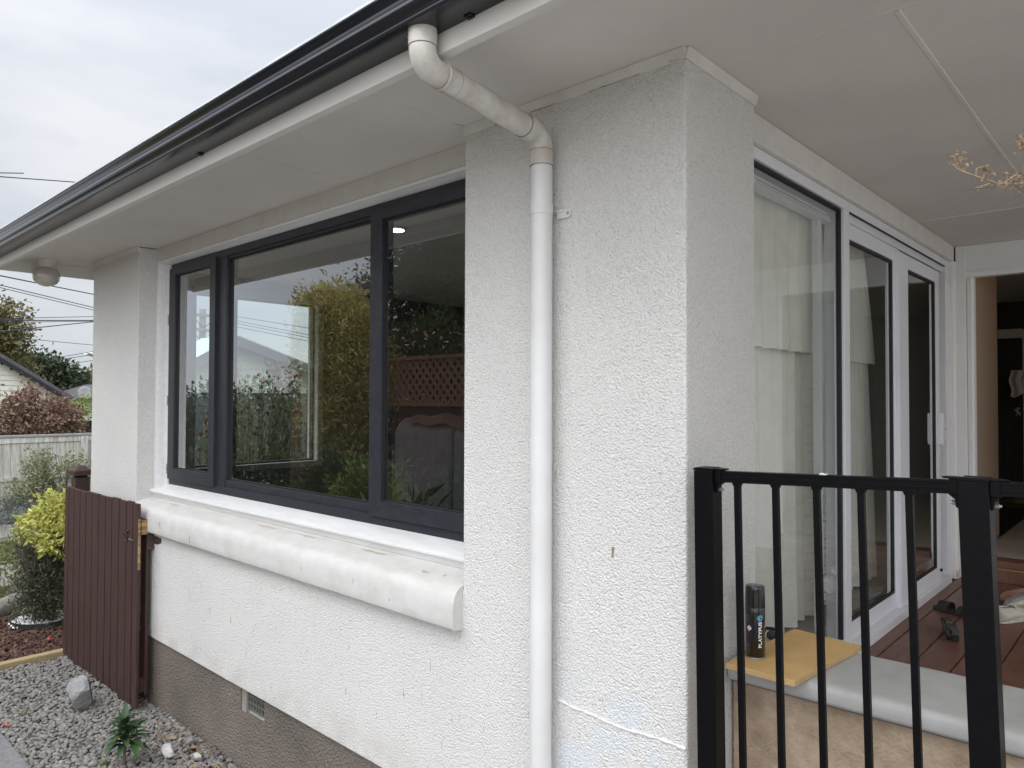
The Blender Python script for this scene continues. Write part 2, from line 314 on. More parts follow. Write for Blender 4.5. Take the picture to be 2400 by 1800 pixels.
def empty(name, label, cat, group=None, loc=(0, 0, 0)):
    o = bpy.data.objects.new(name, None); sc.collection.objects.link(o); o.location = loc; o.empty_display_size = .1
    return tag(o, label, cat, group)
def leaves(blobs, n, size, asp=.5, up=0., clumps=0, csize=.12, solid=.35, droop=0.):
    """leaf-sized quads spread through ellipsoids; returns V,F"""
    B = np.array([[*c, *r] for c, r in blobs], float); vol = B[:, 3]*B[:, 4]*B[:, 5]; pr = vol**.75; pr /= pr.sum()
    def pts(k, inner):
        i = rng.choice(len(B), k, p=pr); d = rng.normal(size=(k, 3)); d /= np.linalg.norm(d, axis=1)[:, None]
        r = inner + (1-inner)*rng.random(k)**.6; r *= (1 + .12*rng.normal(size=k))
        return B[i, :3] + d*r[:, None]*B[i, 3:], d
    if clumps:
        cp, cd = pts(clumps, solid); i = rng.integers(0, clumps, n); p = cp[i] + rng.normal(size=(n, 3))*csize*.5; d = cd[i]
    else: p, d = pts(n, solid)
    ax = rng.normal(size=(n, 3)) + d*.9; ax[:, 2] += up - droop; ax /= np.linalg.norm(ax, axis=1)[:, None]
    s = rng.normal(size=(n, 3)); s -= (s*ax).sum(1)[:, None]*ax; s /= np.linalg.norm(s, axis=1)[:, None]
    nrm = np.cross(ax, s); L = size*(.6+.8*rng.random(n))[:, None]
    V = np.stack([p, p+ax*L*.45+s*L*asp*.5+nrm*L*.06, p+ax*L, p+ax*L*.45-s*L*asp*.5+nrm*L*.06], 1).reshape(-1, 3)
    return V, np.arange(4*n).reshape(-1, 4)
def limbs(mb, base, top, r, targets, seg=7):
    base = Vector(base); top = Vector(top)
    pts = [base.lerp(top, t) + Vector((random.uniform(-1, 1), random.uniform(-1, 1), 0))*r*.6*(t > 0) for t in (0, .3, .6, 1)]
    mb.tube(pts, [r, r*.85, r*.7, r*.45], seg)
    for c in targets:
        c = Vector(c); s = pts[1].lerp(pts[3], random.random()); mid = s.lerp(c, .5) + Vector((random.uniform(-.2, .2), random.uniform(-.2, .2), .1))*(c-s).length*.4
        mb.tube([s, mid, c], [r*.42, r*.25, r*.08], 5)
def tree(name, label, cat, base, blobs, n, size, asp, lm, trunk_r=.1, group=None, clumps=0, csize=.2, part='crown', up=0, solid=.3, nl=5, droop=0):
    root = empty(name, label, cat, group, base)
    b = Vector(base); V, Fs = leaves(blobs, n, size, asp, up, clumps, csize, solid, droop)
    npmesh(part, V - np.array(b), Fs, lm, root)
    mb = MB(); cs = [Vector(c) - b for c, r in blobs]; top = sum(cs, Vector())/len(cs)
    limbs(mb, (0, 0, 0), top, trunk_r, [random.choice(cs) + Vector([random.uniform(-.5, .5)*k for k in blobs[0][1]]) for _ in range(nl)])
    mb.build('trunk', K['bark_t'], root, smooth=True)
    return root
# ================================================================== SETTING
G = -2.052; DK = -1.213; SO = 1.067
tag(MB().box(-60, 30, -40, 60, G-.5, G-.03).build('ground', K['earth']), kind='structure')
tag(MB().add([(-9.9, -6, G-.012), (-6.9, -6, G-.012), (-6.9, 6, G-.012), (-9.4, 6, G-.012)], [(0, 1, 2, 3)]).build('gravel_drive', K['drive']), kind='structure')
tag(MB().add([(-11.0, -6, G-.008), (-9.9, -6, G-.008), (-9.5, 6, G-.008), (-10.6, 6, G-.008)], [(0, 1, 2, 3)]).build('lawn', mat('thin lawn', (.13, .155, .055), .95, (.22, .20, .13), 4, 1, 60, .02)), kind='structure')
tag(MB().box(2.3, 16, -9, 16, G-.3, G-.004).build('bounce_paving', mat('pale concrete', (.40, .39, .37), .8, (.32, .31, .29), 3)), kind='structure')  # unseen pale ground added to bounce light into the porch
tag(MB().box(-6.95, -5.53, -3, .6, G-.3, G-.005).build('garden_bed', K['mulch']), kind='structure')
tag(MB().box(-5.45, 1.5, -.80, .05, G-.3, G-.022).build('gravel_bed_soil', K['soil']), kind='structure')
pa = at(0, 1706, 'z', G+.02); pb = at(68, 1800, 'z', G+.02)
tag(MB().prism([(-5.45, pa.y-.02+.03*(-5.45-pa.x)*0), (pb.x, pb.y+.012), (4, pb.y-.02), (4, -5), (-5.45, -5)], 'z', G-.2, G+.02).build('concrete_path', K['path'], bev=.008), kind='structure')

# ================================================================== HOUSE
H = empty('house', 'white roughcast bungalow with charcoal gutter and charcoal framed window', 'house', loc=(0, 0, G))
def hp(mb, name, m, **k):
    o = mb.build(name, m, **k); o.parent = H; o.matrix_parent_inverse = Matrix.Translation((0, 0, -G)); return o
def sub(mb, name, m, par, **k):
    o = mb.build(name, m, **k); o.parent = par; return o
XL, XP, XW, YS = -5.228, -4.298, -.969, .4827
gx_ = [XL, XP, XW, 0]; gy_ = [0, .25, YS]; gz_ = [-1.605, -.745, SO-.004]
full = {(i, j, k) for i in range(3) for j in range(2) for k in range(2) if (i == 2) or (j == 0 and not (i == 1 and k == 1))}
bmw = bmesh.new(); vc = {}
def gv(i, j, k):
    if (i, j, k) not in vc: vc[(i, j, k)] = bmw.verts.new((gx_[i], gy_[j], gz_[k]))
    return vc[(i, j, k)]
for (i, j, k) in full:
    for ax in range(3):
        for sd_i in (0, 1):
            nb = [i, j, k]; nb[ax] += 1 if sd_i else -1
            if tuple(nb) in full: continue
            c4 = []
            for (u, v) in ((0, 0), (1, 0), (1, 1), (0, 1)):
                q = [i, j, k]; oth = [t for t in range(3) if t != ax]; q[ax] += sd_i; q[oth[0]] += u; q[oth[1]] += v; c4.append(gv(*q))
            bmw.faces.new(c4)
bmesh.ops.dissolve_limit(bmw, angle_limit=.01, verts=bmw.verts, edges=bmw.edges)
bmw.verts.index_update(); wm = MB().add([v.co[:] for v in bmw.verts], [[v.index for v in f.verts] for f in bmw.faces]); bmw.free()
wall = hp(wm, 'wall', K['stucco'], bev=.007, bseg=2)
# end wall with its own window opening, rear and inner walls
ey0, ey1, ez0, ez1 = .56, 1.925, -.60, .905
mb = MB(); xa, xb = XL, XL+.17
mb.box(xa, xb, .252, ey0, -1.6, SO-.005).box(xa, xb, ey1, 8, -1.6, SO-.005).box(xa, xb, ey0, ey1, -1.6, ez0).box(xa, xb, ey0, ey1, ez1, SO-.005)
hp(mb, 'end_wall', K['stucco'])
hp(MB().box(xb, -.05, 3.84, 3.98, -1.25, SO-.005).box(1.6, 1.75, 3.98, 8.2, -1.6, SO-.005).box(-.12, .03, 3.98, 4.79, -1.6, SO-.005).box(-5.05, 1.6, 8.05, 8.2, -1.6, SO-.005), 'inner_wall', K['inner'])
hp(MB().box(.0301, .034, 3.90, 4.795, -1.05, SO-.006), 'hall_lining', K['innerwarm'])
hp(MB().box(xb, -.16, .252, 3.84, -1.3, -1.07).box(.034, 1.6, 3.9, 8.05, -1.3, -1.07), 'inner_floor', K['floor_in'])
hp(MB().box(xb+.0001, xb+.004, .255, ey0-.051, -1.07, SO-.006).box(xb+.0001, xb+.004, ey1+.051, 3.839, -1.07, SO-.006).box(xb+.0001, xb+.004, ey0-.051, ey1+.051, -1.07, ez0-.051).box(xb+.0001, xb+.004, ey0-.051, ey1+.051, ez1+.051, SO-.006), 'shade_lining', mat('painted room shade', (.085, .08, .07), .85))  # dark sheets over the white inner face, standing for the room's shade
# foundation with an opening for the vent
vx0, vx1, vz0, vz1 = -2.79, -2.525, -1.745, -1.607
fo = MB(); fz = -2.4
fo.box(XL+.02, vx0, .022, .5, fz, -1.6051).box(vx1, -.012, .022, .5, fz, -1.6051).box(vx0, vx1, .022, .5, fz, vz0).box(vx0, vx1, .09, .5, vz0, -1.6051)
fo.box(XL+.02, XL+.19, .5, 8, fz, -1.602).box(-.19, -.012, .5, 3.7, fz, -1.602)
hp(fo, 'foundation', K['concrete'])
av = hp(MB().prism([(.0225, -1.762), (.07, -1.722), (.0895, -1.722), (.0895, -1.762)], 'x', vx0-.004, vx1+.012).box(vx0-.002, vx0+.05, .03, .089, -1.745, -1.607), 'air_vent', mat('vent mortar', (.30, .29, .245), .9, (.22, .2, .17), 25, .5, 60, .004))
gr = MB()
for i in range(8): x = vx0+.052 + i*(vx1-vx0-.056)/7; gr.box(x-.0035, x+.0035, .04, .062, -1.722, -1.612)
for z in (-1.722, -1.688, -1.652, -1.614): gr.box(vx0+.05, vx1, .043, .058, z-.005, z+.005)
sub(gr, 'grille', mat('vent grille', (.13, .125, .115), .8), av)
sub(MB().box(vx0+.04, vx1, .085, .0893, -1.74, -1.6062), 'void', K['gap'], av)
# repaired ridge in the render, right of the downpipe
rj = MB(); pts = []
for i in range(60):
    t = i/59; x = -.49 + .488*t; pts.append((x, -.0015, -1.043 + .004*math.sin(9*t) + random.uniform(-.0015, .0015) + (.012*(1-t*8) if t < .12 else 0)))
rj.tube(pts, [.0035+.0015*math.sin(i*.9)+random.uniform(0, .0012) for i in range(60)], 7)
hp(rj, 'render_ridge', mat('ridge paint', (.68, .67, .645), .6), smooth=True)
hp(MB().box(-.2695, -.2615, -.0015, .001, -.512, -.482).box(-.267, -.259, -.003, .001, -.487, -.478), 'wall_plug', mat('old plug hole', (.12, .09, .05), .9, (.5, .4, .25), 200))
# beads where wall meets soffit
bd = MB(); bd2 = MB(); zb = SO-.0015
bd.prism([(-.016, zb), (0.001, zb), (0.001, zb-.034), (-.006, zb-.034)], 'x', XW, .004)
bd2.prism([(-.016, zb), (0.001, zb), (0.001, zb-.034), (-.006, zb-.034)], 'x', XL-.004, XP)
bd.prism([(-.001, zb), (.016, zb), (.006, zb-.034), (-.001, zb-.034)], 'y', -.006, YS)
bd2.prism([(XL-.016, zb), (XL+.001, zb), (XL+.001, zb-.034), (XL-.006, zb-.034)], 'y', -.006, 3)
hp(bd, 'cornice_bead', K['bead'], autos=60); hp(bd2, 'cornice_bead', K['bead'], autos=60)
hp(MB().box(XP-.01, XW+.01, .12, .30, .972, SO-.0005), 'lintel', K['bead'])
ckm = mat('dark crack', (.05, .04, .03), .9)
for (xa_, xb_, z_) in ((-.36, -.16, SO-.0345), (-.055, -.02, SO-.030), (-.80, -.74, SO-.034), (-.62, -.50, SO-.0345)):
    n_ = max(4, int((xb_-xa_)*60)); hp(MB().tube([(xa_+(xb_-xa_)*i/n_, -.0075, z_+random.uniform(-.0012, .0012)) for i in range(n_+1)], [random.uniform(.0003, .0011) for _ in range(n_+1)], 4), 'crack', ckm)
for (xa_, ya_, xb_, yb_) in ((-2.6, -.50, -2.45, -.47), (-1.7, -.52, -1.62, -.49), (-.97, -.06, -.955, -.02), (.30, 2.3, .42, 2.34)):
    hp(MB().tube([(xa_+(xb_-xa_)*i/8, ya_+(yb_-ya_)*i/8+random.uniform(-.004, .004), SO-.0003) for i in range(9)], [random.uniform(.0004, .0012) for _ in range(9)], 4), 'crack', ckm)
# soffit: boards with faint joints
sj = MB(); sx0, sx1 = -5.545, 4.2
cuts = [sx0, -4.15, -3.015, -1.91, -.98]
for a, b in zip(cuts[:-1], cuts[1:]): sj.box(a+.0012, b-.0012, -.572, 8.2, SO, SO+.012)
sj.box(-.9788, sx1, -.572, .1925, SO, SO+.012)
for a, b in ((-.98, .532), (.532, 1.7), (1.7, 2.9), (2.9, sx1)): sj.box(a+.0006, b-.0006, .1935, 2.861, SO, SO+.012).box(a+.0006, b-.0006, 2.862, 8.2, SO, SO+.012)
hp(sj, 'soffit', K['soffit'], bev=.0012, bseg=1)
hp(MB().box(sx0, sx1, -.57, 8.2, SO+.0125, SO+.03), 'ceiling_backing', K['soffit'])
bt = MB()
bt.prism([(.522, SO+.0005), (.542, SO+.0005), (.538, SO-.0025), (.526, SO-.0025)], 'y', .2, 3.83)
bt.prism([(.188, SO+.0005), (.200, SO+.0005), (.197, SO-.0015), (.191, SO-.0015)], 'x', .02, 4.2)
bt.prism([(2.86, SO+.0005), (2.88, SO+.0005), (2.877, SO-.004), (2.863, SO-.004)], 'x', -.05, .52)
hp(bt, 'joint_batten', K['soffit'])
hp(MB().box(sx0-.022, sx1, -.609, -.587+.012, .970, 1.148).box(sx0-.022, sx0, -.575, 8.2, .978, 1.148).box(sx0, sx1, -.5749, -.557, 1.02, SO-.001), 'fascia', K['fascia'], bev=.002)
# gutter profile (y,z)
gp = [(-.6095, 1.028), (-.700, 1.0235), (-.7115, 1.0235), (-.7170, 1.028), (-.7175, 1.0330), (-.7120, 1.0365), (-.7070, 1.0390), (-.7075, 1.044), (-.7120, 1.053), (-.7170, 1.062), (-.7205, 1.070), (-.7200, 1.076), (-.7140, 1.086), (-.7060, 1.096), (-.6990, 1.104), (-.6965, 1.110), (-.6975, 1.116), (-.7030, 1.128), (-.7085, 1.138), (-.7085, 1.1415), (-.7035, 1.1415), (-.690, 1.112), (-.712, 1.074), (-.700, 1.045), (-.705, 1.031), (-.6095, 1.036)]
gut = hp(MB().prism(gp, 'x', -5.43, 4.3), 'gutter', K['gutter'], autos=35)
for x in (-1.93, -.30):
    sub(MB().box(x-.013, x+.013, -.630, -.6096, 1.0225, 1.028).box(x-.007, x+.007, -.625, -.615, 1.019, 1.0225), 'gutter_clip', K['gutter'], gut, bev=.002)
# roof
rf = hp(MB().prism([(-.697, 1.150), (4.2, 2.6), (9, 1.2), (9, 1.151), (4.2, 2.55), (-.59, 1.13), (-.697, 1.1425)], 'x', -5.62, 4.4), 'roof', K['roofd'])
sub(MB().box(-5.64, 4.3, -.7135, -.7005, 1.1415, 1.1505), 'sunlit_edge', K['sunlit'], rf)  # pale strip coloured as the sunlit top roll of the gutter
# ---- window sill and timber surround
sp = [(.135, -.698), (.06, -.711), (0, -.728), (-.018, -.735), (-.034, -.748), (-.045, -.768), (-.0505, -.79), (-.053, -.815), (-.0535, -.85), (-.052, -.882), (-.049, -.890), (-.044, -.8935), (-.02, -.897), (.004, -.9), (.135, -.9)]
ss = MB(); n = 60
for i in range(n):
    pass
V = []; Fs = []; m_ = len(sp)
for i in range(n+1):
    x = XP-.006 + (XW-.0005-XP+.006)*i/n
    for (y, z) in sp: k = 1 if y < .1 else 0; V.append((x, y + k*(.0006*math.sin(i*.7+z*20)+random.uniform(-.0004, .0004)), z + k*(.0009*math.sin(i*.45+y*30))))
for i in range(n):
    for j in range(m_): j2 = (j+1) % m_; Fs.append((i*m_+j, i*m_+j2, (i+1)*m_+j2, (i+1)*m_+j))
Fs += [tuple(range(m_)), tuple(n*m_+j for j in reversed(range(m_)))]
hp(MB().add(V, Fs), 'sill', K['sillp'], autos=55)
chipm = mat('bare patch where paint has gone', (.42, .36, .27), .9, (.55, .50, .42), 60)
for (x0_, x1_, y0_) in ((-2.72, -2.50, .075), (-2.30, -2.12, .080), (-1.75, -1.55, .082), (-3.9, -3.75, .07), (-1.25, -1.20, .03), (-1.12, -1.10, .035)):
    n_ = 14; zs_ = -.711+(-.728+.711)*(.06-y0_)/.06 if y0_ < .06 else -.711+.013*(y0_-.06)/.075
    V_ = []
    for i in range(n_+1):
        x_ = x0_+(x1_-x0_)*i/n_; w_ = .011*math.sin(math.pi*i/n_)*random.uniform(.3, 1)+.0006; V_ += [(x_, y0_-w_*1.6, zs_+.0016-w_*.27), (x_, y0_+w_*.5, zs_+.0020)]
    hp(MB().add(V_, [(2*i, 2*i+1, 2*i+3, 2*i+2) for i in range(n_)]), 'paint_chip', chipm)
for (x_, z0_, z1_) in ((-3.30, -.83, -.875), (-2.05, -.82, -.835), (-1.62, -.80, -.83), (-1.36, -.84, -.852), (-3.75, -.80, -.84)):
    hp(MB().tube([(x_+random.uniform(-.002, .002), -.0537, z0_+(z1_-z0_)*i/5) for i in range(6)], [.0007, .001, .0006, .0009, .0006, .0003], 4), 'crack', ckm)
ts = MB()   # stepped timber sill, jambs, head
ts.prism([(.22, -.607), (.165, -.607), (.125, -.640), (.095, -.648), (.088, -.655), (.088, -.664), (.100, -.672), (.112, -.700), (.22, -.705)], 'x', XP+.001, XW-.001)
ts.prism([(XP+.001, .118), (XP+.035, .110), (XP+.062, .112), (XP+.075, .13), (XP+.075, .24), (XP+.001, .24)], 'z', -.652, .972)
ts.box(XP+.076, -4.156, .158, .24, -.63, .972)
ts.prism([(XW-.001, .118), (XW-.035, .110), (XW-.062, .112), (XW-.075, .13), (XW-.075, .24), (XW-.001, .24)], 'z', -.652, .972)
ts.prism([(.24, .9715), (.112, .9715), (.106, .964), (.112, .953), (.135, .950), (.150, .941), (.24, .941)], 'x', XP+.076, XW-.076)
hp(ts, 'timber_surround', K['sillt'], autos=40)
# ---- window
W = bpy.data.objects.new('window', None); sc.collection.objects.link(W); W.parent = H; W.matrix_parent_inverse = Matrix.Translation((0, 0, -G))
fy = .168
def ring(mb, x0, x1, z0, z1, wl, wr, wt, wb, y0, y1):
    mb.box(x0, x0+wl, y0, y1, z0, z1).box(x1-wr, x1, y0, y1, z0, z1)
    mb.box(x0+wl, x1-wr, y0, y1, z1-wt, z1).box(x0+wl, x1-wr, y0, y1, z0, z0+wb); return mb
fx0, fx1, fz0, fz1 = -4.155, XW-.055, -.606, .940
mb = MB(); ring(mb, fx0, fx1, fz0, fz1, .03, .03, .045, .048, fy, fy+.08)
mb.box(-3.455, -3.328, fy+.004, fy+.08, fz0+.0481, fz1-.0451).box(-1.818, -1.79, fy+.004, fy+.08, fz0+.0481, fz1-.0451)
mb.box(-3.3279, -1.8181, fy+.010, fy+.075, fz0+.0481, -.514).box(-3.3279, -1.8181, fy+.010, fy+.075, .880, fz1-.0451)
mb.box(-3.3279, -1.818, fy+.0085, fy+.0105, -.578, -.5755)
sub(mb, 'frame', K['black_frame'], W, bev=.0018)
def sash(x0, x1, z0, z1, gx0, gx1, gz0, gz1):
    m2 = MB(); y0 = fy-.016
    ring(m2, x0, x1, z0, z1, gx0-x0, x1-gx1, z1-gz1, gz0-z0, y0, fy+.055)
    m2.box(x0+.01, x1-.01, y0-.0012, y0, gz0-.0165, gz0-.0150)
    s = sub(m2, 'sash', K['black_frame'], W, bev=.0022)
    g = MB(); ring(g, gx0-.0005, gx1+.0005, gz0-.0005, gz1+.0005, .008, .008, .008, .008, y0+.014, y0+.026); sub(g, 'gasket', K['gasket'], s)
    sub(MB().add([(gx0, y0+.02, gz0), (gx1, y0+.02, gz0), (gx1, y0+.02, gz1), (gx0, y0+.02, gz1)], [(0, 1, 2, 3)]), 'pane', K['glass'], s)
    for x in (x0+.02, x1-.02): sub(MB().box(x-.003, x+.003, y0-.002, y0, z0+.02, z0+.026), 'screw', K['gasket'], s)
sash(-4.150, -3.440, -.566, .906, -4.058, -3.518, -.490, .856)
sash(-1.792, fx1+.0-.004, -.562, .906, -1.702, fx1-.075, -.487, .856)
gg = MB(); ring(gg, -3.3275, -1.8185, -.5135, .8795, .008, .008, .008, .008, fy+.024, fy+.036); sub(gg, 'gasket', K['gasket'], W)
sub(MB().add([(-3.327, fy+.03, -.513), (-1.819, fy+.03, -.513), (-1.819, fy+.03, .879), (-3.327, fy+.03, .879)], [(0, 1, 2, 3)]), 'pane', K['glass'], W)
for z in (.55, -.02, -.50): sub(MB().box(-4.166, -4.1565, .150, .1675, z-.035, z+.035), 'hinge_mark', mat('grimy filler', (.20, .19, .17), .9, (.5, .48, .45), 90), W)
# end window (seen through the room)
EW = bpy.data.objects.new('window', None); sc.collection.objects.link(EW); EW.parent = H; EW.matrix_parent_inverse = Matrix.Translation((0, 0, -G))
def yring(mb, y0, y1, z0, z1, w_, x0, x1):
    return mb.box(x0, x1, y0, y0+w_, z0, z1).box(x0, x1, y1-w_, y1, z0, z1).box(x0, x1, y0+w_, y1-w_, z1-w_, z1).box(x0, x1, y0+w_, y1-w_, z0, z0+w_)
mb = MB(); yring(mb, ey0, ey1, ez0, ez1, .018, XL+.06, XL+.11); sub(mb, 'frame', K['black_frame'], EW)
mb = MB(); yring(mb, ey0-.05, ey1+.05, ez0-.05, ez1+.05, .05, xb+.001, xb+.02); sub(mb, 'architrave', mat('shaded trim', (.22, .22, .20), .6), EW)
sub(MB().add([(XL+.085, ey0, ez0), (XL+.085, ey1, ez0), (XL+.085, ey1, ez1), (XL+.085, ey0, ez1)], [(0, 1, 2, 3)]), 'pane', K['pane_end'], EW)
# ---- downpipe
dp = bpy.data.objects.new('downpipe', None); sc.collection.objects.link(dp); dp.parent = H; dp.matrix_parent_inverse = Matrix.Translation((0, 0, -G))
def bend(a, b, c, r, n=14):
    a, b, c = Vector(a), Vector(b), Vector(c); u = (a-b).normalized(); v = (c-b).normalized(); th = u.angle(v); t = r/math.tan(th/2)
    cen = b + (u+v).normalized()*(r/math.sin(th/2)); p0 = b+u*t; p1 = b+v*t; q0 = p0-cen; q1 = p1-cen; A = q0.angle(q1); o = []
    for i in range(n+1): s = i/n; o.append(cen + (q0*math.sin((1-s)*A) + q1*math.sin(s*A))/math.sin(A))
    return o
PA = Vector((-.450, -.655, 1.026)); PB = Vector((-.450, -.655, .928)); PC = Vector((-.524, -.056, .910)); PD = Vector((-.524, -.056, -2.3))
e1 = bend(PA, PB, PC, .050); e2 = bend(PB, PC, PD, .052)
Zv = lambda z: Vector((0, 0, z))
sub(MB().tube([PA+Zv(.004), PA-Zv(.046)], .0405, 40), 'outlet_socket', K['pvc'], dp, autos=60)
sub(MB().tube([PA-Zv(.046), PA-Zv(.0478)], .0402, 40), 'seam', K['seam'], dp)
sub(MB().tube([PA-Zv(.047)]+e1+[e1[-1]+(PC-PB).normalized()*.02], .0388, 40), 'elbow', K['pvc'], dp, autos=60)
sub(MB().tube([Vector((PA.x-.030, PA.y-.0275, 1.008)), Vector((PA.x-.0312, PA.y-.0285, 1.008))], .0035, 10), 'rivet', K['steel'], dp)
d = (PC-PB).normalized(); s0 = e1[-1]+d*.030; s1 = e2[0]-d*.062
sub(MB().tube([s0-d*.004, s0, s0+d*.003, s0+d*.005, s0+d*.052], [.0388, .0412, .0412, .0402, .0402], 40), 'joint_collar', K['pvc'], dp, autos=60)
sub(MB().tube([s0+d*.0515, s0+d*.0525], .0403, 40), 'seam', K['seam'], dp)
sub(MB().tube([s0+d*.03, s1+d*.004], .0382, 40), 'offset_pipe', K['pvc'], dp, autos=60)
sub(MB().tube([s1, s1+d*.0018], .0404, 40), 'seam', K['seam'], dp)
sub(MB().tube([s1+d*.0018, s1+d*.045, e2[0]-d*.01]+e2+[e2[-1]-Zv(.004)], [.0402, .0402]+[.0388]*17, 40), 'elbow', K['pvc'], dp, autos=60)
zc = e2[-1].z-.003
sub(MB().tube([(PC.x, PC.y, zc), (PC.x, PC.y, zc-.0016)], .0406, 40), 'seam', K['seam'], dp)
sub(MB().tube([(PC.x, PC.y, zc-.0016), (PC.x, PC.y, zc-.052)], .0402, 40), 'joint_collar', K['pvc'], dp, autos=60)
sub(MB().tube([(PC.x, PC.y, zc-.052), (PC.x, PC.y, zc-.0538)], .0403, 40), 'seam', K['seam'], dp)
sub(MB().tube([(PC.x, PC.y, zc-.05), PD], .0378, 40), 'pipe', K['pvc2'], dp, autos=60)
bk = MB().tube([(PC.x, PC.y, .672), (PC.x, PC.y, .634)], .0405, 40).tube([(PC.x, PC.y, .655), (PC.x, PC.y, .6528)], .0412, 40)
bk.prism([(-.490, .652), (-.447, .6525), (-.440, .6505), (-.434, .6445), (-.432, .637), (-.434, .6295), (-.440, .624), (-.448, .622), (-.490, .624)], 'y', -.0125, .0)
bk.box(-.490, -.46, -.0165, -.0126, .6445, .6525)
br = sub(bk, 'bracket', K['pvc2'], dp, autos=40)
sub(MB().tube([(-.4435, -.0128, .637), (-.4435, -.0132, .637)], .0065, 16).tube([(-.4435, -.0133, .637), (-.4435, -.0137, .637)], .003, 10), 'screw', K['steel'], br)
# ---- sliding door, header, jambs, far wall
XD = -.08
hp(MB().box(-.16, -.058, YS+.001, 3.80, .949, SO-.002).prism([(-.0579, .949), (-.050, .952), (-.046, .962), (-.0579, .972)], 'y', YS+.001, 3.72), 'door_header', K['bead'], bev=.002)
D_ = bpy.data.objects.new('sliding_door', None); sc.collection.objects.link(D_); D_.parent = H; D_.matrix_parent_inverse = Matrix.Translation((0, 0, -G))
mb = MB(); yb = YS+.002
mb.box(-.16, XD+.012, yb, 3.72, .903, .948).box(-.16, XD+.012, 3.60, 3.72, -1.19, .9029).box(-.16, XD+.012, yb, yb+.04, -1.19, .9029)
mb.box(-.16, XD+.035, yb+.04, 3.5999, -1.213, -1.165).box(-.16, XD+.012, 1.606, 1.682, -1.1649, .9029).box(-.155, XD-.004, 1.6821, 3.5999, .862, .9029)
mb.box(-.155, XD-.004, yb+.0401, 1.6059, -1.1649, -1.12)
fr_ = sub(mb, 'frame', K['alu'], D_, bev=.0025)
gk = MB(); gk.box(XD-.02, XD-.001, 1.590, 1.6055, -1.12, .9025).box(XD-.02, XD-.001, yb+.04, 1.59, .889, .9025).box(XD+.0005, XD+.0135, 1.6825, 3.6, .8995, .9018); sub(gk, 'gasket', K['gasket'], fr_)
def pane(par, x, y0, y1, z0, z1, m=None): sub(MB().add([(x, y0, z0), (x, y1, z0), (x, y1, z1), (x, y0, z1)], [(0, 1, 2, 3)]), 'pane', m or K['glass_door'], par)
pane(D_, XD-.012, yb+.04, 1.606, -1.12, .903)
hr = MB()
for k, (z, h) in enumerate(((.872, .010), (.850, .008), (.832, .006))): hr.box(-.155, -.128+.012*k, yb+.04, 1.56, z, z+h)
hr.box(-.158, -.13, 1.45, 1.49, -1.12, .872)
sub(hr, 'inner_rail', K['alu'], fr_)
def leaf(y0, y1, gy0, gy1, xf, z1, gz1):
    m2 = MB(); m2.box(xf-.035, xf, y0, gy0, -1.164, z1).box(xf-.035, xf, gy1, y1, -1.164, z1).box(xf-.035, xf, gy0+.0001, gy1-.0001, gz1, z1).box(xf-.035, xf, gy0+.0001, gy1-.0001, -1.164, -1.078)
    l = sub(m2, 'door_leaf', K['alu'], D_, bev=.0025)
    g = MB(); g.box(xf-.022, xf-.006, gy1-.014, gy1-.0005, -1.077, gz1-.001).box(xf-.022, xf-.006, gy0, gy1-.014, gz1-.014, gz1-.0005).box(xf-.022, xf-.006, gy0, gy1-.014, -1.0775, -1.068); sub(g, 'gasket', K['gasket'], l)
    pane(l, xf-.015, gy0, gy1, -1.078, gz1); return l
leaf(1.683, 2.60, 1.700, 2.492, XD-.012, .861, .786)
l2 = leaf(2.515, 3.43, 2.700, 3.345, XD+.010, .840, .762)
hd = [(3.385, -.085), (3.42, -.088), (3.445, -.115), (3.462, -.155), (3.468, -.19), (3.462, -.225), (3.445, -.26), (3.42, -.286), (3.385, -.289)]
ho = MB().prism([(y-.02, z) for y, z in hd], 'x', XD+.010, XD+.040); sub(ho, 'handle', K['alu'], l2, bev=.005)
sub(MB().box(XD+.0405, XD+.0425, 3.430, 3.437, -.196, -.180), 'keyhole', K['gasket'], l2)
sub(MB().tube([(XD+.0102, 3.40, -1.10), (XD+.022, 3.40, -1.10)], .010, 14), 'stopper', K['gasket'], l2)
jb = MB(); jb.box(-.16, -.050, 3.721, 3.81, DK, .949).prism([(-.0499, 3.735), (-.040, 3.74), (-.036, 3.765), (-.040, 3.79), (-.0499, 3.80)], 'z', DK, .949)
jb.prism([(-.05, 3.811), (.006, 3.811), (.010, 3.818), (.010, 3.84), (-.05, 3.84)], 'z', DK, SO-.003)
hp(jb, 'door_jamb', K['white'], autos=40)
hp(MB().box(-.052, -.038, 3.736, 3.812, DK+.0, DK+.055), 'rotten_trim', K['rust'])
fw = MB(); ox0, oz1 = .052, .845
fw.box(.0101, ox0, 3.842, 3.90, DK, SO-.002).box(ox0, 1.1, 3.842, 3.90, oz1, SO-.002).box(1.1, 4.2, 3.842, 3.90, DK, SO-.002)
hp(fw, 'porch_wall', K['white'])
ac = MB().prism([(ox0-.042, 3.8419), (ox0-.038, 3.826), (ox0-.012, 3.822), (ox0-.004, 3.83), (ox0-.004, 3.8419)], 'z', DK, oz1).box(ox0-.042, 1.1, 3.824, 3.8418, oz1+.0, oz1+.036)
hp(ac, 'architrave', K['white'], autos=40)
hp(MB().box(ox0+.001, 1.1, 3.80, 3.96, -1.115, -1.068).box(ox0-.03, 1.1, 3.806, 3.84, DK+.001, -1.125), 'door_step', K['deck'], bev=.004)
hp(MB().box(ox0+.001, 1.1, 3.799, 3.803, -1.126, -1.116), 'step_strip', mat('brass strip', (.30, .2, .07), .5))
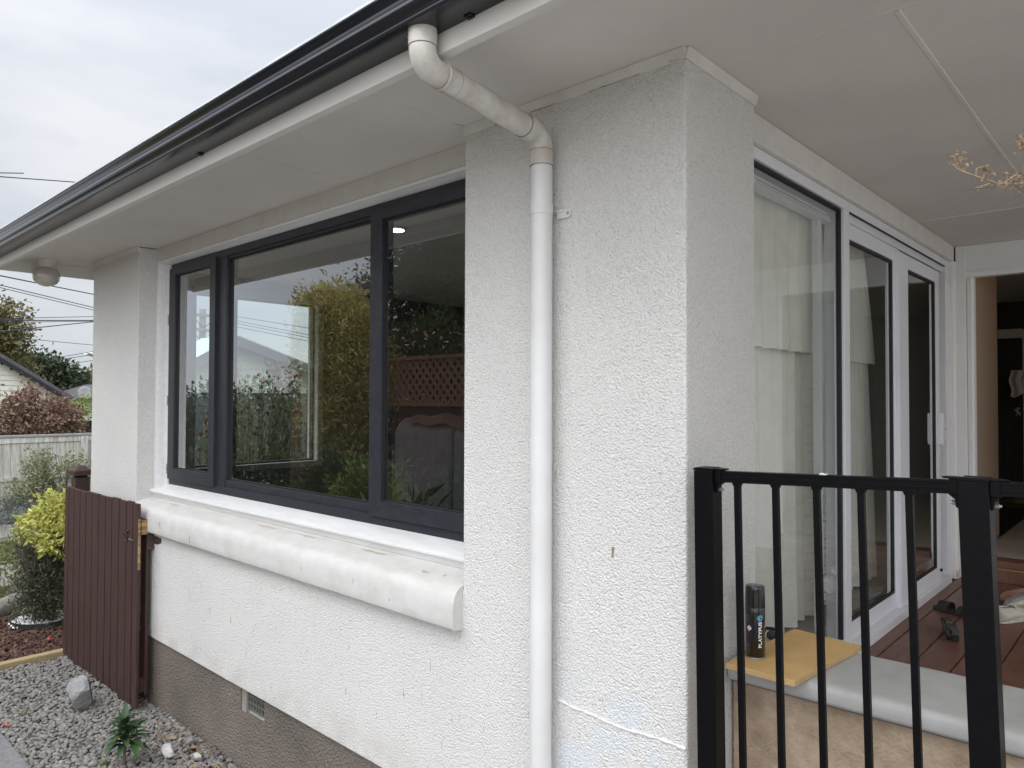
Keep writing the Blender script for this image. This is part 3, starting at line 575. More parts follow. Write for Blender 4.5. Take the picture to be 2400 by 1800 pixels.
def rockmesh(c, r, seed, sub_=3, rough=.35, flat=1):
    rg = np.random.default_rng(seed); ico = bmesh.new(); bmesh.ops.create_icosphere(ico, subdivisions=sub_, radius=1); V = np.array([v.co[:] for v in ico.verts]); Fs = [[v.index for v in f.verts] for f in ico.faces]; ico.free()
    for k in range(9):   # cut facets
        d = rg.normal(size=3); d /= np.linalg.norm(d); h = rg.uniform(.55, .85); t = V @ d; V = np.where((t > h)[:, None], V - (t-h)[:, None]*d, V)
    V *= 1+.02*rg.normal(size=(len(V), 1)); return MB().add([tuple(np.array(c)+v*np.array(r)) for v in V], Fs)
def rockmesh_late(c, r): return rockmesh(c, r, 21, 3)
# ================================================================== INTERIOR THINGS
dl = empty('ceiling_downlight', 'round lit downlight in the ceiling behind the right window sash', 'light', loc=(-2.51, .874, SO-.005))
def child(mb, name, m, par, **k):
    o = mb.build(name, m, **k); o.parent = par; o.matrix_parent_inverse = Matrix.Translation(-par.location); return o
c0 = Vector((-2.51, .874, SO))
child(MB().lathe(c0-Vector((0, 0, .012)), [(.062, .008), (.062, 0), (.05, -.002)], 28), 'trim_ring', K['white'], dl)
child(MB().lathe(c0-Vector((0, 0, .017)), [(.048, .002), (.048, 0)], 28), 'lamp', emit('lamp', (1, .95, .84), 6), dl)
pl = bpy.data.lights.new('downlight_beam', 'SPOT'); pl.energy = 14; pl.spot_size = R_(150); pl.spot_blend = 1; pl.energy = 5; pl.shadow_soft_size = .04; pl.color = (1, .85, .65)
po = bpy.data.objects.new('downlight_beam', pl); sc.collection.objects.link(po); po.location = (-2.51, .874, SO-.03); po.parent = dl; po.matrix_parent_inverse = Matrix.Translation(-dl.location)
hl = empty('hall_lamp', 'warm lamp glowing high in the hallway beyond the open doorway', 'light', loc=(.25, 4.5, 1.0))
child(MB().lathe((1.47, 4.3, .985), [(.01, .06), (.09, .05), (.11, 0), (.07, -.02)], 24), 'shade', emit('warm', (1, .62, .3), 1.5), hl)
pl = bpy.data.lights.new('hall_glow', 'POINT'); pl.energy = 4.0; pl.shadow_soft_size = .1; pl.color = (1, .68, .42)
po = bpy.data.objects.new('hall_glow', pl); sc.collection.objects.link(po); po.location = (1.47, 4.3, .93); po.parent = hl; po.matrix_parent_inverse = Matrix.Translation(-hl.location)
# sofa
sf = empty('sofa', 'grey fabric sofa with its back to the charcoal window', 'sofa', loc=(-1.6, 1.2, -1.07))
child(MB().box(-2.62, -.75, .95, 1.75, -.95, -.68), 'base', K['sofa'], sf, bev=.03, bseg=3)
for a, b in ((-2.60, -2.06), (-2.05, -1.45), (-1.44, -.80)):
    child(MB().prism([(.92, -.95), (1.12, -.95), (1.16, -.20), (1.10, -.13), (1.00, -.12), (.93, -.20)], 'x', a, b), 'back_cushion', K['sofa'], sf, bev=.03, bseg=3)
child(MB().box(-2.74, -2.625, .93, 1.75, -.98, -.34), 'arm', K['sofa'], sf, bev=.04, bseg=3)
thr = MB(); V = []
for i in range(25):
    for j in range(7): V.append((-2.45+i*.05, .90+j*.05, -.105+.012*math.sin(i*1.1+j)+.008*math.sin(i*.4)-(.05*(j-3)**2*.12)))
thr.add(V, [(i*7+j, i*7+j+1, (i+1)*7+j+1, (i+1)*7+j) for i in range(24) for j in range(6)])
tag(thr.build('throw_blanket', K['throw'], smooth=True), 'rust coloured throw lying along the top of the grey sofa back', 'blanket')
def drape(y0, y1, z0, z1, x, folds, amp, pinch=0, top=1., axis='x', skew=0):
    nu, nv = folds*8, 14; V = []
    for j in range(nv+1):
        t = j/nv; z = z0+(z1-z0)*t; yc = (y0+y1)/2; wd = (y1-y0)/2*(1-pinch*math.sin(math.pi*min(1, max(0, t)))**1.5)*(1+(top-1)*t)
        for i in range(nu+1):
            u = i/nu*2-1; a = math.sin(i/8*2*math.pi + .5*math.sin(3*t))*amp*(1-.3*t)+math.sin(i*.37)*amp*.5
            V.append((x+a, yc+u*wd+skew*t, z) if axis == 'x' else (yc+u*wd+skew*t, x+a, z))
    return MB().add(V, [(j*(nu+1)+i, j*(nu+1)+i+1, (j+1)*(nu+1)+i+1, (j+1)*(nu+1)+i) for j in range(nv) for i in range(nu)])
tag(drape(.50, 2.02, -1.05, 1.0, -.26, 12, .030).build('sheer_curtain', K['curtain'], smooth=True), 'white sheer curtain hanging full height behind the fixed pane of the white sliding door', 'curtain', 'sheer curtains')
tag(drape(.52, 1.62, .22, 1.0, -.20, 8, .018, top=.97).build('curtain_valance', K['curtain'], smooth=True), 'short white upper curtain layer with a frilled hem behind the fixed pane', 'curtain', 'sheer curtains')
tag(drape(2.16, 2.78, -1.05, .22, -.27, 6, .018, top=.72, skew=-.06).build('sheer_curtain', K['curtain'], smooth=True), 'white sheer curtain swept aside behind the middle pane of the sliding door', 'curtain', 'sheer curtains')
tag(drape(2.12, 2.64, .21, 1.0, -.24, 5, .014, top=.45, skew=-.12).build('curtain_valance', K['curtain'], smooth=True), 'narrow white upper curtain layer behind the middle pane of the sliding door', 'curtain', 'sheer curtains')
tag(drape(.27, .685, -1.05, .98, -4.92, 4, .02).build('window_curtain', mat('grey lined curtain', (.42, .41, .39), .9, (.34, .33, .31), 6, trans=.2), smooth=True), 'grey curtain bunched in the far left corner behind the left window sash', 'curtain')
vb = empty('venetian_blind', 'pale horizontal slatted blind beside the curtain in the fixed pane', 'blind', loc=(-.19, 1.66, -1.07))
q = MB(); z = -.98; 
while z < .06: q.box(-.197, -.187, 1.45, 1.90, z, z+.003); z += .043
child(q, 'slats', K['white'], vb)
child(MB().box(-.193, -.191, 1.60, 1.603, -.98, .06), 'cord', K['white'], vb); child(MB().box(-.193, -.191, 1.80, 1.803, -.98, .06), 'cord', K['white'], vb)
# pot plant and crumpled thing on the inner sill
pp = empty('potted_plant', 'leafy dark house plant on the sill behind the middle pane', 'plant', loc=(-2.2, .62, -.74))
child(MB().lathe((-2.2, .62, -1.0), [(.07, 0), (.095, .16), (.085, .16)], 20), 'pot', K['rubber'], pp)
V, Fs = leaves([((-2.2, .62, -.68), (.22, .14, .12)), ((-1.98, .58, -.62), (.14, .1, .08))], 90, .14, .32, .2, solid=.1); o = npmesh('leaves', V, Fs, K['l_dark'], pp); o.matrix_parent_inverse = Matrix.Translation(-pp.location)
def bxp(px0, py0, px1, py1, y, th):
    a_ = at(px0, py0, 'y', y); b_ = at(px1, py1, 'y', y); return (min(a_.x, b_.x), max(a_.x, b_.x), y, y+th, min(a_.z, b_.z), max(a_.z, b_.z))
fd = empty('far_door_frame', 'pale door frame at the back of the dark room beyond the doorway', 'door frame', loc=(.3, 7.0, -1.07))
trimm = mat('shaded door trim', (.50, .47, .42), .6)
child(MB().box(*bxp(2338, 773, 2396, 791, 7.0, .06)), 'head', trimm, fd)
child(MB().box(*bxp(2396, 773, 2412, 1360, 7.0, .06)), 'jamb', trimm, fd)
tag(MB().box(*bxp(2300, 700, 2500, 1385, 7.5, .05)).build('dark_backdrop', mat('dark wardrobe', (.03, .028, .025), .7)), 'dark wardrobe filling the room beyond the pale inner door frame', 'backdrop')  # dark panel filling the view behind the inner door frame
def cloth(px0, py0, px1, py1, y, nm, lb, m):
    x0, x1, _, _, z0, z1 = bxp(px0, py0, px1, py1, y, 0); V = []
    for j in range(7):
        for i in range(11): V.append((x0+(x1-x0)*(i/10)*(1-.25*(1-j/6)*0)+.012*math.sin(j*1.3), y+.02*math.sin(i*1.7), z0+(z1-z0)*j/6-.02*math.sin(i*.9)*(j < 1)))
    tag(MB().add(V, [(j*11+i, j*11+i+1, (j+1)*11+i+1, (j+1)*11+i) for j in range(6) for i in range(10)]).build(nm, m, smooth=True), lb, 'cloth')
cloth(2367, 868, 2425, 928, 6.6, 'hanging_cloth', 'white cloth hanging in the dark room beyond the doorway', trimm)
cloth(2380, 955, 2391, 972, 6.6, 'small_tag', 'tiny white tag hanging below the white cloth in the dark room', trimm)
tag(MB().box(*bxp(2352, 800, 2358, 1290, 6.9, .05)).build('coat_stand', mat('dark timber', (.045, .035, .03), .6)), 'slim dark upright stand in the room beyond the doorway', 'stand')
hb_ = at(2385, 1178, 'z', -1.0); tag(rockmesh_late((hb_.x, hb_.y, -1.0), (.16, .1, .07)).build('brown_bag', mat('brown bag', (.12, .08, .04), .8), smooth=True), 'slumped brown bag on the pale floor beyond the doorway', 'bag')
# soffit globe lamp
gl = empty('globe_lamp', 'round opal glass globe lamp under the eave at the far corner', 'lamp', loc=(-5.385, -.285, SO))
gcx, gcy = -5.385, -.285
child(MB().lathe((gcx, gcy, SO-.058), [(.048, 0), (.056, .012), (.062, .045), (.064, .057)], 32), 'lamp_base', K['bead'], gl, autos=50)
gpz = [(.045, .0), (.070, -.014), (.088, -.040), (.094, -.070), (.088, -.100), (.070, -.125), (.045, -.140), (.018, -.147), (.002, -.148)]
child(MB().lathe((gcx, gcy, SO-.056), gpz, 40), 'glass_globe', K['globe'], gl, smooth=True)
# ================================================================== PORCH: low wall, deck, black fence
dk = MB(); xs = .022
dxs = [-.05, .02, .167, .318, .468, .62, .77, .92, 1.07, 1.22, 1.4, 1.6, 1.8, 2.0, 2.2]
for a, b in zip(dxs[:-1], dxs[1:]): dk.box(a+.003, b-.003, .3, 3.82, DK-.025, DK)
tag(dk.build('deck_boards', K['deck'], bev=.003), 'brown stained timber deck boards laid in front of the sliding door', 'deck')
tag(MB().box(-.01, 2.2, .62, 3.80, DK-.16, DK-.026).build('deck_joists', K['gap']), 'dark timber framing showing in the gaps under the deck boards', 'framing')
lw = empty('low_wall', 'tan textured low wall with a pale rounded concrete capping behind the black fence', 'wall', loc=(.4, .35, G))
Tw = Matrix.Translation((.004, .252, 0)) @ Matrix.Rotation(.03, 4, 'Z')
cpf = [(.36, -.845), (.030, -.845), (.012, -.8475), (.003, -.855), (0, -.867), (0, -.890), (.004, -.900), (.014, -.9055), (.06, -.907), (.36, -.907)]
V = []; n = 40
for i in range(n+1):
    x = .002 + 2.6*i/n
    for (y, z) in cpf: V.append(Tw @ Vector((x, y + random.uniform(-.0008, .0008), z + (random.uniform(-.0006, .0006) if i else 0))))
m_ = len(cpf); Fs = [(i*m_+j, i*m_+(j+1) % m_, (i+1)*m_+(j+1) % m_, (i+1)*m_+j) for i in range(n) for j in range(m_)]
Fs += [tuple(range(m_)), tuple(n*m_+j for j in reversed(range(m_)))]
child(MB().add(V, Fs), 'capping', K['cap'], lw, autos=50)
child(MB().box(.006, 2.6, .035, .35, -2.3, -.908, Tw), 'wall_body', K['slab_side'], lw)
child(MB().box(.006, 2.6, .0335, .0345, -.9165, -.9075, Tw), 'joint_line', K['seam'], lw)
fn = empty('metal_fence', 'black powder coated metal fence with thin upright bars in front of the low wall', 'fence', loc=(.42, -.03, G))
FY = -.03
def fpost(px, ztop, w_, lean):
    q = MB(); b0 = Vector((px+lean*(ztop+2.1), FY, -2.1)); t0 = Vector((px, FY, ztop))
    q.bar(b0, t0, w_, w_, (0, 1, 0)); p = child(q, 'post', K['fence_blk'], fn, bev=.0015)
    child(MB().prism([(px-w_/2-.0015, ztop+.0005), (px+w_/2+.0015, ztop+.0005), (px+w_/2+.0015, ztop+.005), (px+w_/2-.006, ztop+.0085), (px-w_/2+.006, ztop+.0085), (px-w_/2-.0015, ztop+.005)], 'y', FY-w_/2-.0015, FY+w_/2+.0015), 'post_cap', K['fence_blk'], fn, bev=.001)
fpost(.0855, -.204, .058, .012); fpost(.747, -.183, .060, .030); fpost(1.41, -.162, .058, .06)
def zr(x): return -.2045 + (x-.1)*.0335
def rail(x0, x1):
    q = MB(); prof = [(-.014, 0), (.014, 0), (.014, -.0062), (.0128, -.0072), (.0128, -.012), (.014, -.013), (.014, -.020), (.0128, -.021), (.0128, -.0245), (.014, -.0255), (.014, -.031), (-.014, -.031), (-.014, -.0255), (-.0128, -.0245), (-.0128, -.021), (-.014, -.020), (-.014, -.013), (-.0128, -.012), (-.0128, -.0072), (-.014, -.0062)]
    n = len(prof); V = [(x, FY+y, zr(x)+z) for x in (x0, x1) for y, z in prof]
    q.add(V, [(i, (i+1) % n, (i+1) % n+n, i+n) for i in range(n)] + [tuple(range(n)), tuple(range(2*n-1, n-1, -1))]); child(q, 'rail', K['fence_blk'], fn)
rail(.115, .717); rail(.778, 1.38)
def bracket(x, s, z):
    q = MB()   # socket box with a rounded flat top plate, and its bolt
    q.box(min(x, x+s*.019), max(x, x+s*.019), FY-.017, FY+.017, z-.034, z+.0005)
    pts = [(x, FY-.019)] + [(x+s*(.016+.019*math.cos(a)), FY+.019*math.sin(a)) for a in np.linspace(-math.pi/2, math.pi/2, 11)] + [(x, FY+.019)]
    q.prism(pts, 'z', z+.001, z+.0045)
    q.prism([(x+s*.001, z-.0345), (x+s*.022, z-.0345), (x+s*.014, z-.041), (x+s*.008, z-.046), (x+s*.006, z-.064), (x+s*.001, z-.066)], 'y', FY-.012, FY+.012)
    b = child(q, 'rail_bracket', K['fence_blk'], fn, bev=.0008)
    t = MB().tube([(x+s*.006, FY-.0, z-.055), (x+s*.015, FY-.0, z-.055)], .006, 6).tube([(x+s*.015, FY, z-.055), (x+s*.020, FY, z-.055)], .0035, 10)
    o = t.build('bolt', K['steel']); o.parent = b; o.matrix_parent_inverse = Matrix.Identity(4)
bracket(.1145, 1, zr(.12)+.003); bracket(.7165, -1, zr(.71)+.003); bracket(.7775, 1, zr(.78)+.001); bracket(1.381, -1, zr(1.38)+.002)
for i in range(5):
    x = .1768+.1087*i; lean = .017+.0015*i
    child(MB().bar((x+lean*1.8, FY, zr(x)-.031-1.8), (x, FY, zr(x)-.0312), .0165, .0165, (0, 1, 0)), 'baluster', K['fence_blk'], fn, bev=.0012)
    child(MB().prism([(x-.0125, zr(x)-.0313), (x+.0125, zr(x)-.0313), (x+.0088, zr(x)-.040), (x-.0088, zr(x)-.040)], 'y', FY-.0092, FY+.0092), 'bar_plug', K['fence_blk'], fn)
for i in range(1, 5):
    x = .80+.1087*i
    child(MB().bar((x+.09, FY, zr(x)-.031-1.8), (x, FY, zr(x)-.0312), .0165, .0165, (0, 1, 0)), 'baluster', K['fence_blk'], fn, bev=.0012)
child(MB().box(.1, .72, FY-.014, FY+.014, -1.98, -1.95), 'rail', K['fence_blk'], fn)
tag(MB().tube([(.402, FY-.003, zr(.40)+.001), (.410, FY-.006, zr(.40)+.003), (.416, FY-.002, zr(.40)+.001), (.425, FY-.005, zr(.4)+.004)], [.002, .0035, .002, .001], 6).build('bird_dropping', K['white']), 'small white bird dropping on the black top rail', 'dropping')
# board lying on the capping
zb_ = -.8445
bp_ = [at(1700, 1553, 'z', zb_+.019), at(1862, 1596, 'z', zb_+.019), at(2019, 1512, 'z', zb_+.019), at(1861, 1473, 'z', zb_+.019)]
mb = MB().prism([(p.x, p.y) for p in bp_], 'z', zb_+.0005, zb_+.0185)
bo = mb.build('fibreboard_offcut', K['mdf'], bev=.0012, bseg=1); tag(bo, 'flat yellow fibreboard offcut lying on the pale wall capping', 'board')
bo.data.materials.append(K['mdf_edge'])
for p in bo.data.polygons:
    if abs(p.normal.z) < .5: p.material_index = 1
# spray can
cc = at(1770, 1538, 'z', zb_+.019); cc.z = zb_+.019
cn = empty('spray_can', 'black spray can with white upright lettering standing on the yellow board', 'can', loc=tuple(cc))
r0 = .0305
child(MB().lathe(cc, [(.0285, .0), (r0, .0025), (r0, .157), (.0296, .160)], 48), 'can_body', K['can'], cn, autos=50)
child(MB().lathe(cc, [(.0298, .0002), (.0312, .0005), (.0312, .003), (.0307, .0045)], 48), 'base_rim', K['steel'], cn, autos=50)
child(MB().lathe(cc+Vector((0, 0, .1603)), [(.0310, 0), (.0306, .03), (.0298, .058), (.0290, .064), (.0272, .0672), (.020, .0682), (.004, .0684)], 48), 'cap', K['can'], cn, autos=50)
child(MB().lathe(cc, [(r0+.0003, .1598), (r0+.0003, .1603)], 48), 'cap_seam', K['ink_g'], cn)
viewang = math.atan2(CC.y-cc.y, CC.x-cc.x)
def wrap(V, r, a0, z0, vertical=True):
    """flat lettering wrapped on the can: reading direction runs up the can"""
    o = []
    for x, y, z in V:
        if vertical: hh, ss = x, -y
        else: hh, ss = y, x
        a = viewang + a0 + ss/r; o.append((cc.x + (r+z)*math.cos(a), cc.y + (r+z)*math.sin(a), cc.z+z0+hh))
    return o
def text_mesh(txt, size, bold=0.0, sx=1.0):
    cu = bpy.data.curves.new('lettering', 'FONT'); cu.body = txt; cu.size = size; cu.offset = bold; cu.resolution_u = 3; cu.space_character = 1.0
    o = bpy.data.objects.new('lettering', cu); sc.collection.objects.link(o)
    dg = bpy.context.evaluated_depsgraph_get(); me = bpy.data.meshes.new_from_object(o.evaluated_get(dg))
    V = [(v.co.x*sx, v.co.y, 0) for v in me.vertices]; Fs = [tuple(p.vertices) for p in me.polygons]
    bpy.data.objects.remove(o); bpy.data.curves.remove(cu); bpy.data.meshes.remove(me); return V, Fs
V, Fs = text_mesh('PLATYPUS', .0150, .0006, 1.0); wx = max(v[0] for v in V); V = [(v[0]*.083/wx, v[1], .0004) for v in V]
lt = MB().add(wrap(V, r0, math.asin(.64), .036), Fs); child(lt, 'lettering', K['ink_w'], cn)
# spiral mark above the lettering
sp_ = []
for i in range(60):
    t = i/59; a = -math.pi/2 + t*3.6*math.pi; rr = .0098 - .0078*t; sp_.append((rr*math.cos(a), rr*math.sin(a)))
V = []; Fs = []
for i, (x, y) in enumerate(sp_):
    x2, y2 = sp_[min(i+1, 59)]; x1, y1 = sp_[max(i-1, 0)]; dx, dy = x2-x1, y2-y1; l = math.hypot(dx, dy) or 1; wv = .00125
    V += [(x-dy/l*wv, y+dx/l*wv, .0005), (x+dy/l*wv, y-dx/l*wv, .0005)]
Fs = [(2*i, 2*i+1, 2*i+3, 2*i+2) for i in range(59)]
child(MB().add(wrap(V, r0, math.asin(.50), .129), Fs), 'spiral_logo', K['ink_c'], cn)
def rect(x0, x1, y0, y1, z=.0004): return [(x0, y0, z), (x1, y0, z), (x1, y1, z), (x0, y1, z)]
for z0, nr, w_ in ((.118, 9, .016), (.045, 12, .017), (.150, 2, .010), (.083, 2, .013), (.106, 1, .008), (.076, 1, .006)):
    lines = MB()
    for k in range(nr):
        x = -.0
        while x < w_:
            l = random.uniform(.001, .003); lines.add(wrap(rect(x, min(x+l, w_), -k*.0026*(1 if nr > 2 else 1.3), -k*.0026*(1 if nr > 2 else 1.3)+.0007), r0, -1.10, z0+.02*(nr == 9)+.0*(nr), False), [(0, 1, 2, 3)]); x += l+.0008
    child(lines, 'small_print', K['ink_g'], cn)
dm = MB().add(wrap([(0, -.0105, .0004), (.0095, 0, .0004), (0, .0105, .0004), (-.0095, 0, .0004)], r0, -.62, .096, False), [(0, 1, 2, 3)])
child(dm, 'hazard_border', K['ink_r'], cn)
child(MB().add(wrap([(0, -.0088, .0007), (.0079, 0, .0007), (0, .0088, .0007), (-.0079, 0, .0007)], r0, -.62, .096, False), [(0, 1, 2, 3)]), 'hazard_diamond', K['ink_w'], cn)
V, Fs = text_mesh('!', .0115, .0006); child(MB().add(wrap([(v[0]-.0016, v[1]-.004, .0011) for v in V], r0, -.62, .096, False), Fs), 'hazard_mark', K['can'], cn)
# black strap and round buckle behind the can
st = empty('buckled_strap', 'small black round buckle with a curved strap lying behind the spray can', 'strap', loc=(.05, .56, -.845))
q0 = at(1806, 1490, 'z', -.835)
child(MB().tube([(q0.x, q0.y, -.832), (q0.x+.012, q0.y-.010, -.830)], .0155, 28).tube([(q0.x+.012, q0.y-.010, -.830), (q0.x+.016, q0.y-.0135, -.8295)], .010, 20), 'buckle', K['rubber'], st, autos=40)
child(MB().bar(at(1797, 1472, 'z', -.822), at(1822, 1478, 'z', -.821), .006, .010), 'strap', K['rubber'], st, bev=.002)
st2 = MB(); P0 = [at(1790, 1484, 'z', -.83), at(1797, 1471, 'z', -.822), at(1812, 1473, 'z', -.822), at(1826, 1480, 'z', -.825), at(1834, 1488, 'z', -.835)]
child(st2.tube(P0, [.004, .005, .005, .005, .003], 8), 'strap', K['rubber'], st, smooth=True)
# dried plant stem reaching in from the right
tw = empty('dried_plant', 'dry brown plant stem with curled dead leaves hanging in from the right', 'plant', loc=(1.45, -.9, 1.0))
def cpt(px, py, dd): return CC + (CR*((px-1200)/FPX) - CU*((py-900)/FPX) + CF)*dd
stem = [cpt(2560, 250, 1.25), cpt(2500, 370, 1.2), cpt(2430, 425, 1.16), cpt(2390, 430, 1.15), cpt(2345, 432, 1.14), cpt(2310, 420, 1.13), cpt(2285, 412, 1.125), cpt(2262, 404, 1.12), cpt(2244, 396, 1.12), cpt(2232, 384, 1.12)]
top_ = Vector((stem[0].x+.02, stem[0].y, SO)); q = MB().tube([top_]+stem, [.003, .0025, .002, .0016, .0014, .0012, .001, .001, .0008, .0008, .0007], 6)
sidep = [((2262, 404), (2261, 388)), ((2287, 414), (2288, 396), (2296, 392), (2312, 391)), ((2320, 430), (2300, 436), (2291, 442)), ((2430, 425), (2425, 400), (2400, 335), (2392, 318)), ((2300, 425), (2310, 405), (2318, 400)), ((2345, 432), (2365, 420), (2385, 408))]
for sp_i in sidep: q.tube([cpt(a, b, 1.125) for a, b in sp_i], .0007, 5)
child(q, 'stem', mat('dry stem', (.42, .33, .18), .9, (.28, .2, .1), 60), tw)
def dryleaf(c, n, size, spread):
    Vs = []; 
    for _ in range(n):
        p = c + Vector([random.gauss(0, spread) for _ in range(3)]); a = Vector([random.gauss(0, 1) for _ in range(3)]).normalized(); s = a.orthogonal().normalized(); L = size*random.uniform(.5, 1.3); nn_ = a.cross(s)
        Vs += [p, p+a*L*.4+s*L*.3+nn_*L*.2, p+a*L-nn_*L*.25, p+a*L*.5-s*L*.28+nn_*L*.22]
    return Vs
Vs = []
for (x, y), n, s_, spd in (((2238, 376), 16, .011, .006), ((2250, 382), 10, .010, .006), ((2258, 372), 7, .011, .004), ((2314, 395), 8, .012, .004), ((2316, 408), 5, .012, .003), ((2293, 441), 5, .009, .002), ((2340, 433), 16, .007, .006), ((2365, 428), 24, .008, .007), ((2390, 424), 34, .009, .009), ((2410, 420), 34, .010, .010), ((2398, 345), 12, .014, .006), ((2388, 325), 5, .010, .005), ((2352, 408), 5, .006, .003), ((2395, 405), 10, .011, .005), ((2388, 443), 5, .008, .004)):
    Vs += dryleaf(cpt(x, y, 1.125), int(n*1.5), s_*.66, spd*.9)
o = npmesh('dead_leaves', np.array([tuple(v) for v in Vs]) - np.array(tw.location), np.arange(len(Vs)).reshape(-1, 4), K['l_dry'], tw)
# shoes on the deck
def sandal(name, label, loc, rot, tip, mats):
    e = empty(name, label, 'sandal', 'black sandals', loc); e.rotation_euler = (tip, 0, rot)
    sole = [(.012, -.115), (.030, -.10), (.040, -.05), (.036, 0), (.033, .04), (.036, .08), (.030, .115), (.010, .128), (-.012, .126), (-.028, .11), (-.034, .07), (-.028, .02), (-.028, -.03), (-.034, -.07), (-.026, -.105), (-.008, -.118)]
    o = MB().prism(sole, 'z', 0, .018).build('sole', mats, bev=.004); o.parent = e
    for (y0, y1, h) in ((.02, .085, .052), (-.06, -.035, .050)):
        V = []; n = 12
        for k in range(n+1):
            a = math.pi*k/n; xx = .036*math.cos(a); zz = .010+h*math.sin(a)**.7
            V += [(xx, y0, zz), (xx, y1, zz*.93), (xx*.93, y0, zz-.004), (xx*.93, y1, zz*.93-.004)]
        Fs = []
        for k in range(n): a, b = 4*k, 4*k+4; Fs += [(a, a+1, b+1, b), (a+2, b+2, b+3, a+3), (a, b, b+2, a+2), (a+1, a+3, b+3, b+1)]
        o = MB().add(V, Fs).build('strap', mats, smooth=True); o.parent = e
    V = [( .034, -.06, .02), (.036, -.115, .02), (.036, -.115, .05), (.034, -.06, .055), (0, -.128, .052), (0, -.128, .03), (-.034, -.06, .02), (-.036, -.115, .02), (-.036, -.115, .05), (-.034, -.06, .055)]
    o = MB().add(V, [(0, 1, 2, 3), (1, 5, 4, 2), (7, 8, 4, 5), (6, 9, 8, 7)]).build('heel_strap', mats); o.parent = e
    return e
p1 = at(2222, 1438, 'z', DK); sandal('sandal', 'black sandal lying flat on the deck against the white door sill', (p1.x+.03, p1.y+.02, DK), R_(65), 0, K['rubber'])
p2 = at(2212, 1488, 'z', DK); sandal('sandal', 'black sandal tipped on its side on the deck boards beside the black fence post', (p2.x, p2.y, DK+.034), R_(12), R_(0), K['rubber']).rotation_euler = (0, R_(80), R_(18))
def sneaker(name, label, cat, loc, rot, m1, m2, L=.27, tilt=(0, 0)):
    e = empty(name, label, cat, None, loc); e.rotation_euler = (tilt[0], tilt[1], rot)
    secs = []; n = 14; m = 16
    for i in range(n):
        t = i/(n-1); y = (t-.5)*L; wd = .032+.014*math.sin(math.pi*min(1, t*1.1))**.8 - .012*(t > .9); wd *= min(1, (1-t)*7+.35)*min(1, t*9+.5)
        h = .085*(1-t)**.6*.9+.030 if t > .35 else .095
        secs.append([(wd*math.cos(a)*(.75 if math.sin(a) > .2 else 1), y, h*.5+h*.5*math.sin(a)) for a in [2*math.pi*k/m for k in range(m)]])
    V = [p for s_ in secs for p in s_]; Fs = []
    for i in range(n-1):
        for k in range(m):
            t = i/(n-1); a = 2*math.pi*(k+.5)/m
            if t < .42 and .8 < math.sin(a) : continue
            k2 = (k+1) % m; Fs.append((i*m+k, i*m+k2, (i+1)*m+k2, (i+1)*m+k))
    Fs += [tuple(range(m)), tuple((n-1)*m+k for k in reversed(range(m)))]
    o = MB().add(V, Fs).build('upper', m1, smooth=True); o.parent = e; b = o.modifiers.new('s', 'SOLIDIFY'); b.thickness = .005
    sole = [(.040*math.cos(a)*(.92 if math.sin(a) < 0 else 1), L*.51*math.sin(a)) for a in [2*math.pi*k/24 for k in range(24)]]
    o = MB().prism(sole, 'z', -.004, .020).build('sole', m2, bev=.004); o.parent = e
    o = MB().prism([(x*.75, y*.75) for x, y in sole], 'z', .021, .024).build('insole', K['shoe_g']); o.parent = e
    return e
p3 = at(2385, 1468, 'z', DK)
sneaker('canvas_shoe', 'cream canvas shoe with its dark opening facing us on the deck', 'shoe', (p3.x-.035, p3.y+.10, DK+.005), R_(-22), K['shoe_w'], K['shoe_w'], .25)
sneaker('canvas_shoe', 'grey canvas shoe lying on its side between the cream shoe and the tan shoe', 'shoe', (p3.x-.01, p3.y+.30, DK+.04), R_(150), mat('grey canvas', (.30, .29, .27), .9, (.2, .19, .18), 40), K['shoe_w'], .25, (0, R_(50)))
sneaker('leather_shoe', 'tan pink leather shoe farthest back in the pile on the deck', 'shoe', (p3.x-.03, p3.y+.52, DK+.02), R_(115), K['shoe_p'], K['shoe_p'], .26, (0, R_(20)))
# ================================================================== GARDEN BESIDE THE HOUSE
# gate folded back against the wall
gt = empty('paling_gate', 'brown stained paling gate folded open against the white wall', 'gate', loc=(-4.7, -.08, G))
pts = [-5.470, -5.373, -5.243, -5.105, -4.973, -4.835, -4.695, -4.555, -4.431, -4.294, -4.160, -4.045, -3.948]
for i, (a, b) in enumerate(zip(pts[:-1], pts[1:])):
    a2, b2 = a+.012, b-.004; zt = -.712+.016*i/11+random.uniform(-.005, .005); zb0 = -2.03+random.uniform(-.01, .01); ln = random.uniform(-.004, .004)
    child(MB().bar(((a2+b2)/2+ln, -.101, zb0), ((a2+b2)/2-ln*.5, -.101, zt), b2-a2, .019, (0, 1, 0)), 'paling', K['gate'], gt, bev=.002)
child(MB().box(-5.46, -3.945, -.0898, -.048, -.905, -.805), 'rail', K['gate'], gt, bev=.003)
child(MB().box(-3.9449, -3.9425, -.0888, -.049, -.903, -.807), 'rail_end', K['rawwood'], gt)
child(MB().box(-5.46, -3.98, -.0898, -.048, -1.95, -1.85), 'rail', K['gate'], gt, bev=.003)
child(MB().box(-4.06, -3.975, -.0475, -.028, -1.97, -.83), 'stile', K['gate'], gt, bev=.002)
child(MB().box(-3.9515, -3.9495, -.1085, -.093, -1.13, -.80), 'worn_edge', K['rawwood'], gt)
lx, lz = -4.13, -.915
ringp = [(lx+.022*math.cos(a)-.01, -.118-.006*math.sin(a), lz-.02+.030*math.sin(a)) for a in np.linspace(0, 2*math.pi, 20)]
